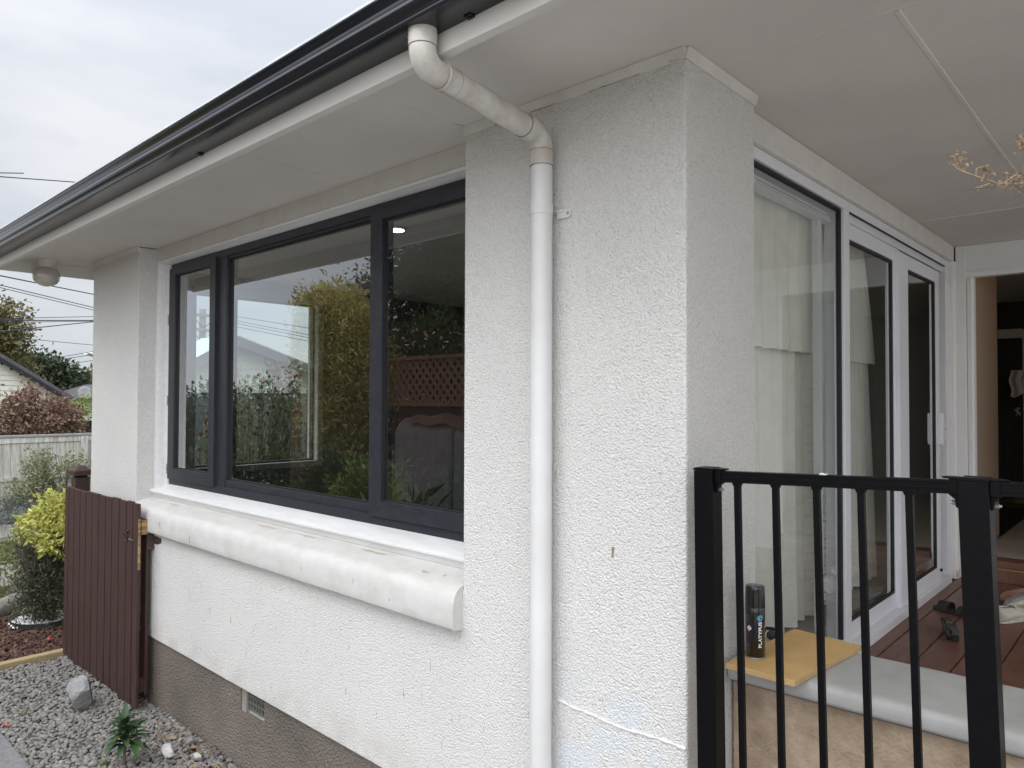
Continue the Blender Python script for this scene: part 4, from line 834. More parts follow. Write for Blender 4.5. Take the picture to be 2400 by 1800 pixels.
child(MB().tube(ringp, .004, 6).tube([(lx-.012, -.112, lz+.01), (lx+.02, -.118, lz+.02), (lx+.035, -.112, lz+.025)], .005, 6), 'ring_latch', K['iron'], gt, smooth=True)
child(MB().tube([(lx+.03, -.113, lz-.03), (lx+.12, -.116, lz-.03)], .003, 6).tube([(lx+.055, -.116, lz-.03), (lx+.066, -.116, lz-.03)], .008, 6), 'latch_bolt', K['steel'], gt)
hg = MB().box(-3.975, -3.957, -.047, -.002, -1.01, -.885); hg.prism([(-3.956, -.972), (-3.90, -.972), (-3.885, -.962), (-3.868, -.965), (-3.850, -.955), (-3.845, -.94), (-3.852, -.928), (-3.868, -.922), (-3.885, -.93), (-3.90, -.92), (-3.956, -.925)], 'y', -.0055, -.0005)
child(hg, 'gate_hinge', K['iron'], gt, bev=.001)
child(MB().tube([(-3.915, -.006, -.947), (-3.915, -.0085, -.947)], .008, 12), 'hinge_screw', K['steel'], gt)
ps = empty('gate_post', 'brown square post with a pyramid cap behind the far end of the gate', 'post', loc=(-5.75, .09, G))
child(MB().box(-5.805, -5.695, .03, .14, G-.2, -.672), 'post', K['gate'], ps, bev=.004)
child(MB().add([(-5.818, .018, -.655), (-5.682, .018, -.655), (-5.682, .152, -.655), (-5.818, .152, -.655), (-5.818, .018, -.615), (-5.682, .018, -.615), (-5.682, .152, -.615), (-5.818, .152, -.615), (-5.775, .06, -.578), (-5.725, .06, -.578), (-5.725, .11, -.578), (-5.775, .11, -.578)], [(0, 1, 2, 3), (0, 1, 5, 4), (1, 2, 6, 5), (2, 3, 7, 6), (3, 0, 4, 7), (4, 5, 9, 8), (5, 6, 10, 9), (6, 7, 11, 10), (7, 4, 8, 11), (8, 9, 10, 11)]), 'post_cap', K['gate'], ps, bev=.003)
child(MB().box(-5.79, -5.71, .045, .125, -.6718, -.6551), 'neck', K['gap'], ps)
# pebbles: one countless bed
def pebbles(name, n, x0, x1, y0, y1, z0, smin, smax, m, layers=1., mask=None):
    ico = bmesh.new(); bmesh.ops.create_icosphere(ico, subdivisions=2, radius=1); BV = np.array([v.co[:] for v in ico.verts]); BF = np.array([[v.index for v in f.verts] for f in ico.faces]); ico.free()
    VV = []; FF = []; o = 0
    vars_ = []
    for _ in range(10):
        q = BV.copy(); d = rng.normal(size=(4, 3))
        for k in range(4): q *= (1 + .10*np.sin(BV @ d[k]*1.6)[:, None])
        vars_.append(q)
    i = 0; tries = 0
    while i < n and tries < n*4:
        tries += 1; x = rng.uniform(x0, x1); y = rng.uniform(y0, y1)
        if mask and not mask(x, y): continue
        s = rng.uniform(smin, smax)**1.0*(1.5 if rng.random() < .05 else 1); q = vars_[rng.integers(10)]*np.array([s, s*rng.uniform(.6, .85), s*rng.uniform(.35, .6)])
        e = Euler((rng.normal()*.35, rng.normal()*.35, rng.uniform(0, 6.28))).to_matrix(); q = q @ np.array(e).T
        q = q + np.array([x, y, z0 + rng.uniform(-.2, 1)*smax*.7*layers]); VV.append(q); FF.append(BF+o); o += len(q); i += 1
    return npmesh(name, np.concatenate(VV), np.concatenate(FF), m, smooth=True)
tag(pebbles('river_pebbles', 9000, -5.44, -2.1, -.79, .015, G-.012, .0095, .021, K['pebble']), 'bed of grey river pebbles along the bare concrete foundation', 'pebbles', kind='stuff')
pr_ = at(190, 1645, 'z', G+.05)
tag(rockmesh((pr_.x-.02, pr_.y+.0, G+.085), (.125, .10, .125), 5).build('garden_rock', K['rock'], autos=22), 'large angular grey rock on the pebbles beside the gate', 'rock')
pw = at(395, 1762, 'z', G+.03)
tag(rockmesh((pw.x, pw.y, G+.035), (.062, .04, .038), 8, 3).build('pale_stone', K['wrock'], autos=35), 'chalky white stone on the pebbles right of the seedling', 'stone')
pw = at(445, 1735, 'z', G+.03)
tag(rockmesh((pw.x, pw.y, G+.03), (.05, .032, .028), 11, 3).build('river_stone', mat('plain grey cobble', (.2, .19, .175), .8, (.15, .145, .14), 20), smooth=True), 'smooth grey brown cobble against the concrete foundation', 'stone')
pw = at(465, 1775, 'z', G+.02)
tag(rockmesh((pw.x, pw.y, G+.025), (.045, .028, .02), 12, 3).build('pale_stone', mat('flat pale cobble', (.42, .39, .34), .8, (.3, .28, .26), 20), smooth=True), 'flat cream cobble between the white stone and the foundation', 'stone')
# seedling
sdp = at(291, 1788, 'z', G+.01)
sd_ = empty('seedling_shrub', 'small dark green leafy seedling growing in the pebbles', 'plant', loc=(sdp.x, sdp.y, G))
q = MB().tube([(0, 0, -.02), (.002, 0, .06), (-.004, .0, .12), (.004, 0, .19)], [.008, .007, .006, .004], 8).tube([(0, 0, .06), (.03, .01, .11), (.045, .015, .15)], [.004, .003, .002], 6)
o = q.build('stem', K['bark_t'], smooth=True); o.parent = sd_
V = []; Fs = []
for i in range(46):
    a = i*2.4; t = i/45; el = -.15+1.25*t+random.uniform(-.12, .12); L = random.uniform(.085, .13)*(1-.2*t); b0 = Vector((0, 0, .09+.105*t)) if i % 4 else Vector((.04, .015, .11+.05*t))
    d = Vector((math.cos(a)*math.cos(el), math.sin(a)*math.cos(el), math.sin(el))); s = d.cross(Vector((0, 0, 1))).normalized(); u = s.cross(d); n = 7; o = len(V)
    for k in range(n):
        tt = k/(n-1); c = b0 + d*L*tt + u*(.012*math.sin(tt*math.pi) - .02*tt*tt); wv = .016*math.sin(math.pi*min(1, tt*.93+.04))**.8+.0005
        V += [c - s*wv + u*.006*(wv/.016), c, c + s*wv + u*.006*(wv/.016)]
    Fs += [(o+3*k+j, o+3*k+j+1, o+3*k+j+4, o+3*k+j+3) for k in range(n-1) for j in (0, 1)]
o = MB().add(V, Fs).build('leaves', K['l_seed'], smooth=True); o.parent = sd_
sd_.scale = (1.15, 1.15, 1.15)
# fallen leaves and twigs
V = []
for _ in range(70):
    x = random.uniform(-4.9, -2.5); y = random.uniform(-.72, -.04)
    if random.random() < .6: y = random.uniform(-.3, -.03); x = random.uniform(-3.6, -2.6)
    p = Vector((x, y, G+.018)); a = random.uniform(0, 6.28); d = Vector((math.cos(a), math.sin(a), random.uniform(-.1, .4))); s = d.orthogonal().normalized(); L = random.uniform(.03, .07)
    V += [p, p+d*L*.5+s*L*.18+Vector((0, 0, .006)), p+d*L, p+d*L*.5-s*L*.2+Vector((0, 0, .008))]
tag(npmesh('fallen_leaves', np.array([tuple(v) for v in V]), np.arange(len(V)).reshape(-1, 4), K['l_dry']), 'brown dead leaves scattered over the pebbles', 'leaves', kind='stuff')
q = MB()
for _ in range(60):
    x = random.uniform(-3.7, -2.5); y = random.uniform(-.22, -.01); a = random.uniform(0, 6.28); L = random.uniform(.05, .16); z = G+.02
    q.tube([(x, y, z), (x+L*.5*math.cos(a), y+L*.5*math.sin(a)*.5, z+.012), (x+L*math.cos(a+.4), y+L*math.sin(a+.4)*.5, z)], random.uniform(.0008, .0018), 4)
tag(q.build('dry_twigs', mat('dry straw', (.45, .38, .27), .9)), 'dry straw and thin twigs lying along the foundation', 'twigs', kind='stuff')
pc_ = at(14, 1699, 'z', G+.02)
tag(MB().tube([(pc_.x-.02, pc_.y-.01, G+.018), (pc_.x, pc_.y, G+.022), (pc_.x+.02, pc_.y+.01, G+.02)], [.001, .009, .002], 7).build('red_petal', mat('orange red scrap', (.65, .10, .03), .6), smooth=True), 'bright orange red scrap on the pebbles by the concrete path', 'scrap')
# weeds
for k, (px, py, lb) in enumerate(((55, 1678, 'small green weed tuft at the left edge of the pebbles'), (240, 1797, 'pale grass tuft at the bottom of the pebbles near the path'))):
    c = at(px, py, 'z', G); q = MB()
    for _ in range(26):
        a = random.uniform(0, 6.28); L = random.uniform(.02, .05); q.tube([(c.x+random.gauss(0, .015), c.y+random.gauss(0, .01), G+.005), (c.x+L*math.cos(a), c.y+L*math.sin(a), G+.01+L*.6)], [.0015, .0004], 3)
    tag(q.build('weed_tuft', K['l_hedge']), lb, 'weed')
# sleeper edging, mulch, ring, golden shrub
sA = at(0, 1563, 'z', G+.045); 
tag(MB().box(-5.53, -5.455, -3.0, -.02, G-.08, G+.042).build('timber_edging', K['sleeper'], bev=.006), 'weathered pine edging board between the bark mulch and the pebbles', 'edging')
def chips(name, n, x0, x1, y0, y1, z0, m):
    V = []; Fs = []
    for i in range(n):
        c = Vector((random.uniform(x0, x1), random.uniform(y0, y1), z0+random.uniform(0, .03))); L = random.uniform(.012, .045); e = Euler((random.gauss(0, .4), random.gauss(0, .4), random.uniform(0, 6.28))).to_matrix()
        o = len(V)
        for sx in (-1, 1):
            for sy in (-1, 1):
                for sz in (-1, 1): V.append(c + e @ Vector((sx*L, sy*L*.25, sz*L*.12)))
        Fs += [(o, o+1, o+3, o+2), (o+4, o+6, o+7, o+5), (o, o+4, o+5, o+1), (o+2, o+3, o+7, o+6), (o, o+2, o+6, o+4), (o+1, o+5, o+7, o+3)]
    return npmesh(name, np.array([tuple(v) for v in V]), np.array(Fs), m)
tag(chips('bark_mulch', 6000, -6.95, -5.54, -.95, .35, G-.005, K['bark']), 'dark brown bark mulch covering the garden bed', 'mulch', kind='stuff')
lg = MB(); P = []
for i in range(9): t = i/8; P.append((-6.98-.55*t*0-.10*math.sin(t*3), -1.4+2.2*t, G+.05+.01*math.sin(t*9)))
P = [at(-150, 1500, 'z', G+.05), at(-60, 1458, 'z', G+.05), at(0, 1428, 'z', G+.05), at(35, 1408, 'z', G+.06), at(62, 1398, 'z', G+.06), at(110, 1392, 'z', G+.05)]
tag(MB().tube(P, [.09, .088, .085, .078, .07, .06], 14).build('garden_log', K['log'], smooth=True), 'weathered grey log edging the far side of the mulch bed', 'log')
rc = at(103, 1452, 'z', G+.04); rr_ = .27
V = []; n = 48
for i in range(n+1):
    a = 2*math.pi*i/n
    for r_, z in ((rr_, G-.02), (rr_, G+.075), (rr_-.006, G+.075), (rr_-.006, G-.02)): V.append((rc.x+r_*math.cos(a), rc.y+r_*math.sin(a)*.95, z))
tag(MB().add(V, [(4*i+j, 4*i+(j+1) % 4, 4*i+4+(j+1) % 4, 4*i+4+j) for i in range(n) for j in range(4)]).build('plastic_edging', K['rubber'], autos=40), 'black plastic edging ring round the foot of the golden shrub', 'edging')
tag(pebbles('white_pebbles', 600, rc.x-.29, rc.x+.29, rc.y-.28, rc.y+.28, G+.035, .012, .024, K['white_pebble'], mask=lambda x, y: (x-rc.x)**2+(y-rc.y)**2 < .25**2), 'bright white pebbles heaped inside the black edging ring', 'pebbles', kind='stuff')
gs = empty('golden_shrub', 'shrub with bright yellow top leaves and darker stems beside the gate', 'shrub', loc=(rc.x, rc.y, G))
b0 = np.array([rc.x, rc.y, 0])
V, Fs = leaves([((rc.x+.10, rc.y+.06, -1.10), (.26, .22, .10)), ((rc.x+.24, rc.y+.12, -0.99), (.20, .22, .13)), ((rc.x-.05, rc.y+.0, -1.18), (.20, .22, .10)), ((rc.x+.30, rc.y+.05, -1.22), (.2, .2, .16))], 5200, .05, .42, .25, clumps=300, csize=.055, solid=.55)
npmesh('golden_leaves', V-np.array([rc.x, rc.y, G]), Fs, K['l_gold'], gs)
V, Fs = leaves([((rc.x-.02, rc.y, -1.72), (.30, .28, .26)), ((rc.x+.12, rc.y, -1.85), (.24, .24, .18)), ((rc.x-.22, rc.y-.05, -1.42), (.12, .14, .16)), ((rc.x+.1, rc.y, -1.36), (.25, .22, .22)), ((rc.x+.05, rc.y, -1.55), (.28, .26, .2))], 14000, .026, .45, .1, clumps=900, csize=.07, solid=.25)
npmesh('lower_leaves', V-np.array([rc.x, rc.y, G]), Fs, leafm('dull shrub leaf', [(.07, .08, .045), (.12, .12, .07), (.05, .065, .035), (.16, .14, .09)]), gs)
q = MB()
for _ in range(34):
    a = random.uniform(0, 6.28); r1 = random.uniform(.02, .08); r2 = random.uniform(.12, .34)
    q.tube([(r1*math.cos(a), r1*math.sin(a), .03), (r2*.6*math.cos(a), r2*.6*math.sin(a), .45), (r2*math.cos(a+.3), r2*math.sin(a+.3), random.uniform(.75, 1.0))], [.009, .006, .003], 5)
o = q.build('stems', K['bark_t'], smooth=True); o.parent = gs
rs = at(115, 1500, 'z', G+.02); tag(rockmesh((rs.x, rs.y, G+.03), (.022, .018, .01), 3, 2).build('red_petal', mat('red scrap', (.6, .03, .03), .6)), 'small red scrap lying on the bark mulch', 'scrap')
# white paling fence across the drive
FX = -12.6
pf = empty('paling_fence', 'weathered cream paling fence with grey capping across the drive', 'fence', loc=(FX, 1, G))
pz = -.665; y = -3.2; k = 0
while y < 3.3:
    w_ = .127; child(MB().box(FX, FX+.022, y+.003, y+w_-.003, G-.02, pz+random.uniform(-.004, .004)), 'paling', K['palefence'], pf); y += w_
child(MB().box(FX-.01, FX+.035, -3.2, 3.3, -.735, -.640), 'rail', K['palefence'], pf, bev=.003)
child(MB().box(FX-.03, FX+.05, -3.2, 3.3, -.6395, -.605), 'capping', K['greycap'], pf, bev=.003)
child(MB().box(FX+.0225, FX+.04, -3.2, 3.3, -1.33, -1.27), 'rail', K['palefence'], pf)
ypost = at(195, 1060, 'x', FX).y
for yy in (ypost, ypost-2.4, ypost-4.8)[:2]: child(MB().box(FX+.0405, FX+.075, yy-.055, yy+.055, G-.02, -.66), 'post', K['palefence'], pf, bev=.003)
te = at(40, 1232, 'x', FX+.55)
tag(MB().box(FX+.75, FX+.80, -6, 1.75, G-.05, G+.14).build('timber_edging', K['palefence'], bev=.005), 'low grey timber edging in front of the cream paling fence', 'edging')
# grass tufts
V = []
for _ in range(9000):
    t = random.random()
    if t < .6: x = random.uniform(-11.1, -9.7); y = random.uniform(-1.2, 3)
    elif t < .8: x = random.uniform(-8.2, -7.2); y = random.uniform(-1.2, .3)
    else: x = random.uniform(-9.9, -7); y = random.gauss(.3, .8)
    a = random.uniform(0, 6.28); h = random.uniform(.02, .06); b = Vector((x, y, G-.01)); V += [b, b+Vector((.006*math.cos(a), .006*math.sin(a), 0)), b+Vector((random.gauss(0, .02), random.gauss(0, .02), h)), b+Vector((random.gauss(0, .02), random.gauss(0, .02), h))]
tag(npmesh('grass', np.array([tuple(v) for v in V]), np.arange(len(V)).reshape(-1, 4), K['grass']), 'thin patchy grass growing along the gravel drive', 'grass', kind='stuff')
# plants by the cream fence
c = at(150, 1232, 'x', -11.9)
tr = empty('small_tree', 'small open tree with sparse grey green leaves before the cream fence', 'tree', loc=(c.x, c.y, G))
cen = [at(110, 1120, 'x', -11.9), at(60, 1135, 'x', -11.9), at(160, 1085, 'x', -11.9), at(95, 1085, 'x', -11.9), at(185, 1110, 'x', -11.9), at(45, 1160, 'x', -11.9), at(130, 1150, 'x', -11.9)]
V, Fs = leaves([(tuple(p), (.3, .22, .17)) for p in cen], 3000, .055, .45, .1, clumps=230, csize=.12, solid=.2)
npmesh('crown', V-np.array(tr.location), Fs, K['l_olive'], tr)
q = MB(); L0 = tr.location
q.tube([(0, 0, 0), (0, -.02, .3), (0, .02, .5)], [.045, .04, .035], 8)
for p in cen:
    q.tube([(0, .02, .45), ((p-L0)*.6+Vector((0, 0, .15)))[:], (p-L0)[:]], [.03, .015, .006], 6)
    q.tube([(0, -.1+random.uniform(-.2, .1), 0), ((p-L0)*.5)[:], (p-L0+Vector((0, random.uniform(-.2, .2), .1)))[:]], [.012, .009, .004], 5)
o = q.build('trunk', K['bark_t'], smooth=True); o.parent = tr
c = at(12, 1225, 'x', -11.95)
V, Fs = leaves([((c.x, c.y-.1, -1.72), (.35, .5, .32)), ((c.x, c.y+.2, -1.80), (.25, .28, .2))], 2600, .075, .16, .9, clumps=120, csize=.08)
sv = empty('lavender_bush', 'soft silver grey bush at the foot of the cream fence', 'bush', loc=(c.x, c.y, G)); npmesh('foliage', V-np.array(sv.location), Fs, K['l_silver'], sv)
# behind the fence
def pt(px, py, x): p = at(px, py, 'x', x); return (p.x, p.y, p.z)
tree('red_leaved_bush', 'large rust red leaved bush behind the cream fence', 'bush', (-14.3, 1.5, G), [(pt(60, 985, -14.3), (.8, .72, .42)), (pt(120, 975, -14.3), (.7, .40, .30)), (pt(15, 985, -14.3), (.8, .55, .38)), (pt(45, 950, -14.3), (.5, .25, .2)), (pt(155, 990, -14.3), (.5, .28, .22)), (pt(95, 945, -14.3), (.5, .28, .18)), (pt(70, 905, -14.3), (.2, .07, .06)), (pt(66, 925, -14.3), (.2, .05, .12)), (pt(100, 1010, -14.3), (.7, .8, .3))], 9000, .075, .5, K['l_red'], .06, clumps=620, csize=.16, nl=7, solid=.25)
nh = empty('neighbour_house', 'cream weatherboard gable end with a dark tiled roof behind the red bush', 'house', loc=(-24, 2, G))
e1_ = at(172, 940, 'x', -24); ap = at(-90, 790, 'x', -24)
gw = MB(); X = -24; z = G; yr_ = e1_.y-.30; ya = ap.y; H1 = ap.z; sl_ = (ap.z-e1_.z)/(e1_.y-ap.y); k = 0
while z < H1-.02:
    z2 = min(z+.15, H1); ym = e1_.y-.35 if z2 < e1_.z else min(e1_.y-.35, ya+(H1-z2)/sl_); yl = 2*ya-ym
    gw.add([(X+.022, yl, z), (X+.022, ym, z), (X, ym, z2), (X, yl, z2), (X-.5, yl, z), (X-.5, ym, z)], [(0, 1, 2, 3), (0, 1, 5, 4)]); z = z2
child(gw, 'wall', K['weather'], nh)
wl = e1_.y-ya
child(MB().prism([(ya, H1+.16), (ya+wl*1.02, e1_.z+.05), (ya+wl*1.02, e1_.z-.06), (ya, H1+.03), (ya-wl*1.02, e1_.z-.06), (ya-wl*1.02, e1_.z+.05)], 'x', -32, X+.25), 'roof', K['roofd'], nh)
child(MB().prism([(ya, H1+.04), (ya+wl*1.015, e1_.z-.06), (ya+wl*1.015, e1_.z-.20), (ya, H1-.10), (ya-wl*1.015, e1_.z-.20), (ya-wl*1.015, e1_.z-.06)], 'x', X+.24, X+.27), 'barge_board', K['darkfence'], nh)
child(MB().box(-30, X-.1, ya-wl+.4, yr_-.1, G, e1_.z), 'side_wall', K['weather'], nh)
hb = [(170, 935, 212, 985)]
a_ = at(190, 962, 'x', -19); 
V, Fs = leaves([((-19.4, a_.y+.35, a_.z-.12), (.6, .62, .48)), ((-19.4, a_.y+1.2, a_.z-.1), (.6, .8, .5))], 5000, .07, .5, .2, clumps=300, csize=.14, solid=.7)
hd_ = empty('clipped_hedge', 'bright green clipped hedge above the black fence', 'hedge', loc=(-19.4, a_.y, G)); npmesh('foliage', V-np.array(hd_.location), Fs, K['l_hedge'], hd_)
q = MB(); bf0 = at(150, 987, 'x', -17.5); y = bf0.y
while y < bf0.y+3: q.box(-17.52, -17.5, y+.004, y+.146, G, bf0.z); y += .15
tag(q.build('black_fence', K['darkfence']), 'black stained board fence beyond the cream fence', 'fence')
r2 = at(212, 912, 'x', -31); r1 = at(170, 934, 'x', -31)
fh = empty('far_house', 'distant low house with a grey hipped roof', 'house', loc=(-33, r2.y, G))
child(MB().add([(-31, r1.y, r1.z), (-31, r2.y+3, r1.z), (-36, r2.y+3, r1.z), (-36, r1.y, r1.z), (-33.5, r2.y+.6, r2.z+.22), (-33.5, r2.y+2, r2.z+.22)], [(0, 1, 5, 4), (1, 2, 5), (2, 3, 4, 5), (3, 0, 4), (0, 1, 2, 3)]), 'roof', K['roofd'], fh)
child(MB().box(-35.6, -31.4, r1.y+.3, r2.y+2.6, G, r1.z-.01), 'wall', K['weather'], fh)
ds = at(198, 921, 'x', -30.9)
dsh = MB(); V = []
for i in range(5):
    for j in range(20): a = 2*math.pi*j/20; r_ = .26*i/4; V.append((-30.9+.25*r_*r_*2, ds.y+r_*math.cos(a), ds.z+r_*math.sin(a)))
Fs = [(i*20+j, i*20+(j+1) % 20, (i+1)*20+(j+1) % 20, (i+1)*20+j) for i in range(4) for j in range(20)]
dso = empty('satellite_dish', 'small grey satellite dish on the far grey roof', 'dish', loc=(-30.9, ds.y, ds.z)); o = child(dsh.add(V, Fs), 'reflector', mat('dish grey', (.35, .36, .38), .6), dso, smooth=True); o.modifiers.new('s', 'SOLIDIFY').thickness = .02
child(MB().tube([(-30.9, ds.y, ds.z), (-31.3, ds.y+.05, ds.z-.5)], .03, 8), 'mast', K['wire'], dso)
tree('broadleaf_tree', 'tall autumn tinted tree at the left edge behind the cream house', 'tree', (-33, 3.6, G), [(pt(10, 745, -33), (1.2, .75, .7)), (pt(30, 790, -33), (1.2, .55, .6)), (pt(-20, 800, -33), (1.5, 1, 1.0)), (pt(12, 850, -33), (1.3, .9, .8)), (pt(38, 830, -33), (.9, .5, .35)), (pt(25, 895, -33), (1, 1, .8)), (pt(-60, 760, -33), (1.5, 1.2, 1.2))], 8000, .16, .55, K['l_autumn'], .22, clumps=420, csize=.4, nl=8, solid=.2)
def bgtree(label, px, py, x, ry, rz, lm, n=5000, size=.2, nm='evergreen_tree'):
    c = pt(px, py, x); bl = [((c[0], c[1], c[2]), (ry*.8, ry, rz)), ((c[0], c[1]-ry*.7, c[2]-rz*.35), (ry*.7, ry*.7, rz*.8)), ((c[0], c[1]+ry*.65, c[2]-rz*.5), (ry*.7, ry*.6, rz*.7)), ((c[0], c[1]+ry*.15, c[2]+rz*.35), (ry*.5, ry*.45, rz*.6)), ((c[0], c[1], G+(c[2]-G)*.45), (ry*.8, ry, (c[2]-G)*.5))]
    tree(nm, label, 'tree', (c[0], c[1], G), bl, n, size, .6, lm, .2, 'trees behind the neighbouring houses', clumps=int(n/14), csize=size*2.2, solid=.5)
bgtree('broad dark evergreen behind the sloping roof of the cream house', 108, 893, -36, 1.25, .9, K['l_dark'], 9000)
bgtree('dark evergreen low behind the left part of the cream roof', 60, 880, -38, 1.1, .9, K['l_dark'], 6000)
bgtree('rounded dark tree just left of the distant grey roof', 145, 905, -37, 1.0, .8, K['l_dark'], 6000)
bgtree('low olive tree between the dark evergreen and the white wall', 178, 918, -45, 1.0, .65, K['l_green'], 5000)
bgtree('small tree directly against the edge of the white wall', 212, 905, -44, .8, .8, K['l_autumn'], 4000)
bgtree('wide low tree line left of the cream house', -60, 900, -42, 3, 1.6, K['l_green'], 6000)
# utility pole and cables
PX = -29.5; pp_ = at(475, 733, 'x', PX)
up = empty('utility_pole', 'grey utility pole with two crossarms seen through the left end window', 'pole', loc=(PX, pp_.y, G))
child(MB().tube([(PX, pp_.y, G), (PX, pp_.y, pp_.z+.15)], [.17, .13], 14), 'pole', K['pole'], up, autos=50)
arms = []
for z in (pp_.z-.12, pp_.z-.75):
    child(MB().bar((PX+.16, pp_.y-1.1, z), (PX+.16, pp_.y+1.1, z), .1, .12), 'crossarm', K['pole'], up)
    child(MB().tube([(PX+.16, pp_.y-.6, z), (PX+.12, pp_.y, z-.55)], .02, 5).tube([(PX+.16, pp_.y+.6, z), (PX+.12, pp_.y, z-.55)], .02, 5), 'brace', K['wire'], up)
    for dy in (-1.0, -.5, .5, 1.0):
        child(MB().lathe((PX+.16, pp_.y+dy, z+.06), [(.03, 0), (.05, .03), (.04, .08), (.05, .11), (.02, .14)], 10), 'insulator', K['pole'], up)
def cable(label, pts, r, sag=0):
    P = [Vector(p) for p in pts]; Q = []
    for i in range(len(P)-1):
        for k in range(12): t = k/12; v = P[i].lerp(P[i+1], t); v.z -= sag*4*t*(1-t); Q.append(v)
    Q.append(P[-1]); tag(MB().tube(Q, r, 6).build('power_cable', K['wire']), label, 'cable', 'overhead power cables')
def two(pxa, pya, pxb, pyb, xa, xb, ext=-.35, extb=0):
    A = at(pxa, pya, 'x', xa); B = at(pxb, pyb, 'x', xb); return (A+(A-B)*(-ext), B+(B-A)*extb)
pz1, pz2 = pp_.z-.12, pp_.z-.75
cable('thick dark cable crossing the sky just below the globe lamp', two(0, 646, 220, 690, -14, -18, -.3, .9), .012)
cable('pale upper cable of the pair sloping below the globe lamp', two(0, 668, 212, 719, -20, -24, -.3, .8), .012)
cable('pale lower cable of the pair sloping below the globe lamp', two(0, 674, 212, 725, -20, -24, -.3, .8), .010)
cable('upper cable of the nearly level bundle right of the tree', two(30, 746, 215, 742, -24, -27, -.3, .5), .010)
cable('middle and thickest cable of the nearly level bundle', two(30, 751, 215, 751, -24, -27, -.3, .5), .017)
cable('lowest cable of the nearly level bundle', two(30, 755, 215, 753, -24, -27, -.3, .5), .009)
cable('dark cable rising from the tall tree to the white wall', two(0, 777, 220, 754, -17, -22, -.3, .5), .012)
cable('thin cable falling gently right of the tall tree', two(40, 792, 220, 809, -30, -34, -.1, .3), .011)
cable('highest thin cable rising from behind the dark evergreen', two(104, 843, 218, 824, -40, -38, 0, .3), .013)
cable('middle thin cable rising from behind the dark evergreen', two(112, 847, 218, 831, -40, -38, 0, .3), .013)
cable('lowest thin cable rising from behind the dark evergreen', two(125, 857, 218, 845, -40, -38, 0, .3), .013)
cable('long cable above the gutter line at the left edge of the sky', two(0, 414, 300, 436, -14, -16, -.3, .2), .010)
cable('short end of a cable high at the left edge of the sky', two(-200, 402, 55, 406, -14, -15.1, 0, 0), .010)
for i, (ya_, yb_) in enumerate(((738, 773), (746, 790), (752, 797), (760, 805), (700, 690))):
    cable(['top', 'second', 'third', 'fourth', 'extra faint'][i]+' cable running right from the pole behind the end window', two(500, ya_-5, 760, yb_+2, -27, -24, 0, 1.5), .011)
# gabled garage and red-tipped shrubs seen through the end window
GX = -10.4
A_ = at(541, 798, 'x', GX); Rr = at(760, 884, 'x', GX); Ll = at(440, 852, 'x', GX)
gh = empty('gabled_garage', 'pale green weatherboard garage with a corrugated roof beyond the end window', 'garage', loc=(GX, A_.y, G))
zlow = at(600, 921, 'x', GX).z; z = zlow; gw = MB(); hwr = Rr.y-A_.y; slr = (A_.z-Rr.z)/hwr; hwl = A_.y-Ll.y; sll = (A_.z-Ll.z)/hwl
while z < A_.z-.02:
    z2 = min(z+.135, A_.z); yR = A_.y+min(hwr*1.3, (A_.z-z2)/slr); yL = A_.y-min(hwl*1.3, (A_.z-z2)/sll)
    gw.add([(GX+.02, yL, z), (GX+.02, yR, z), (GX, yR, z2), (GX, yL, z2), (GX-.3, yL, z), (GX-.3, yR, z)], [(0, 1, 2, 3), (0, 1, 5, 4)]); z = z2
child(gw, 'wall', K['weather_g'], gh)
child(MB().box(GX-1.5, GX-.02, A_.y-hwl*1.05, A_.y+hwr*1.25, G, zlow), 'lower_wall', mat('dark lower cladding', (.07, .075, .08), .8, (.12, .125, .13), 4, streak=(1, .2, 9)), gh)
V = []; Fs = []; n = 60
for side, hw, sl, RD in ((1, hwr*1.35, slr, 7.5), (-1, hwl*1.1, sll, 1.3)):
    o = len(V)
    for i in range(n+1):
        t = i/n
        for j in (0, 1):
            base = Vector((GX+.25-RD*t, A_.y + side*hw*j, A_.z+.06-sl*hw*j)); base.z += .022*math.sin(i*1.9); V.append(base)
    Fs += [(o+2*i, o+2*i+1, o+2*i+3, o+2*i+2) for i in range(n)]
o = child(MB().add(V, Fs), 'roof', K['corr'], gh); o.modifiers.new('s', 'SOLIDIFY').thickness = .02
child(MB().prism([(A_.y, A_.z+.05), (A_.y+hwr*1.35, A_.z+.05-slr*hwr*1.35), (A_.y+hwr*1.35, A_.z-.10-slr*hwr*1.35), (A_.y, A_.z-.10), (A_.y-hwl*1.1, A_.z-.10-sll*hwl*1.1), (A_.y-hwl*1.1, A_.z+.05-sll*hwl*1.1)], 'x', GX+.23, GX+.26), 'barge_board', mat('dark barge', (.10, .11, .11), .7), gh)
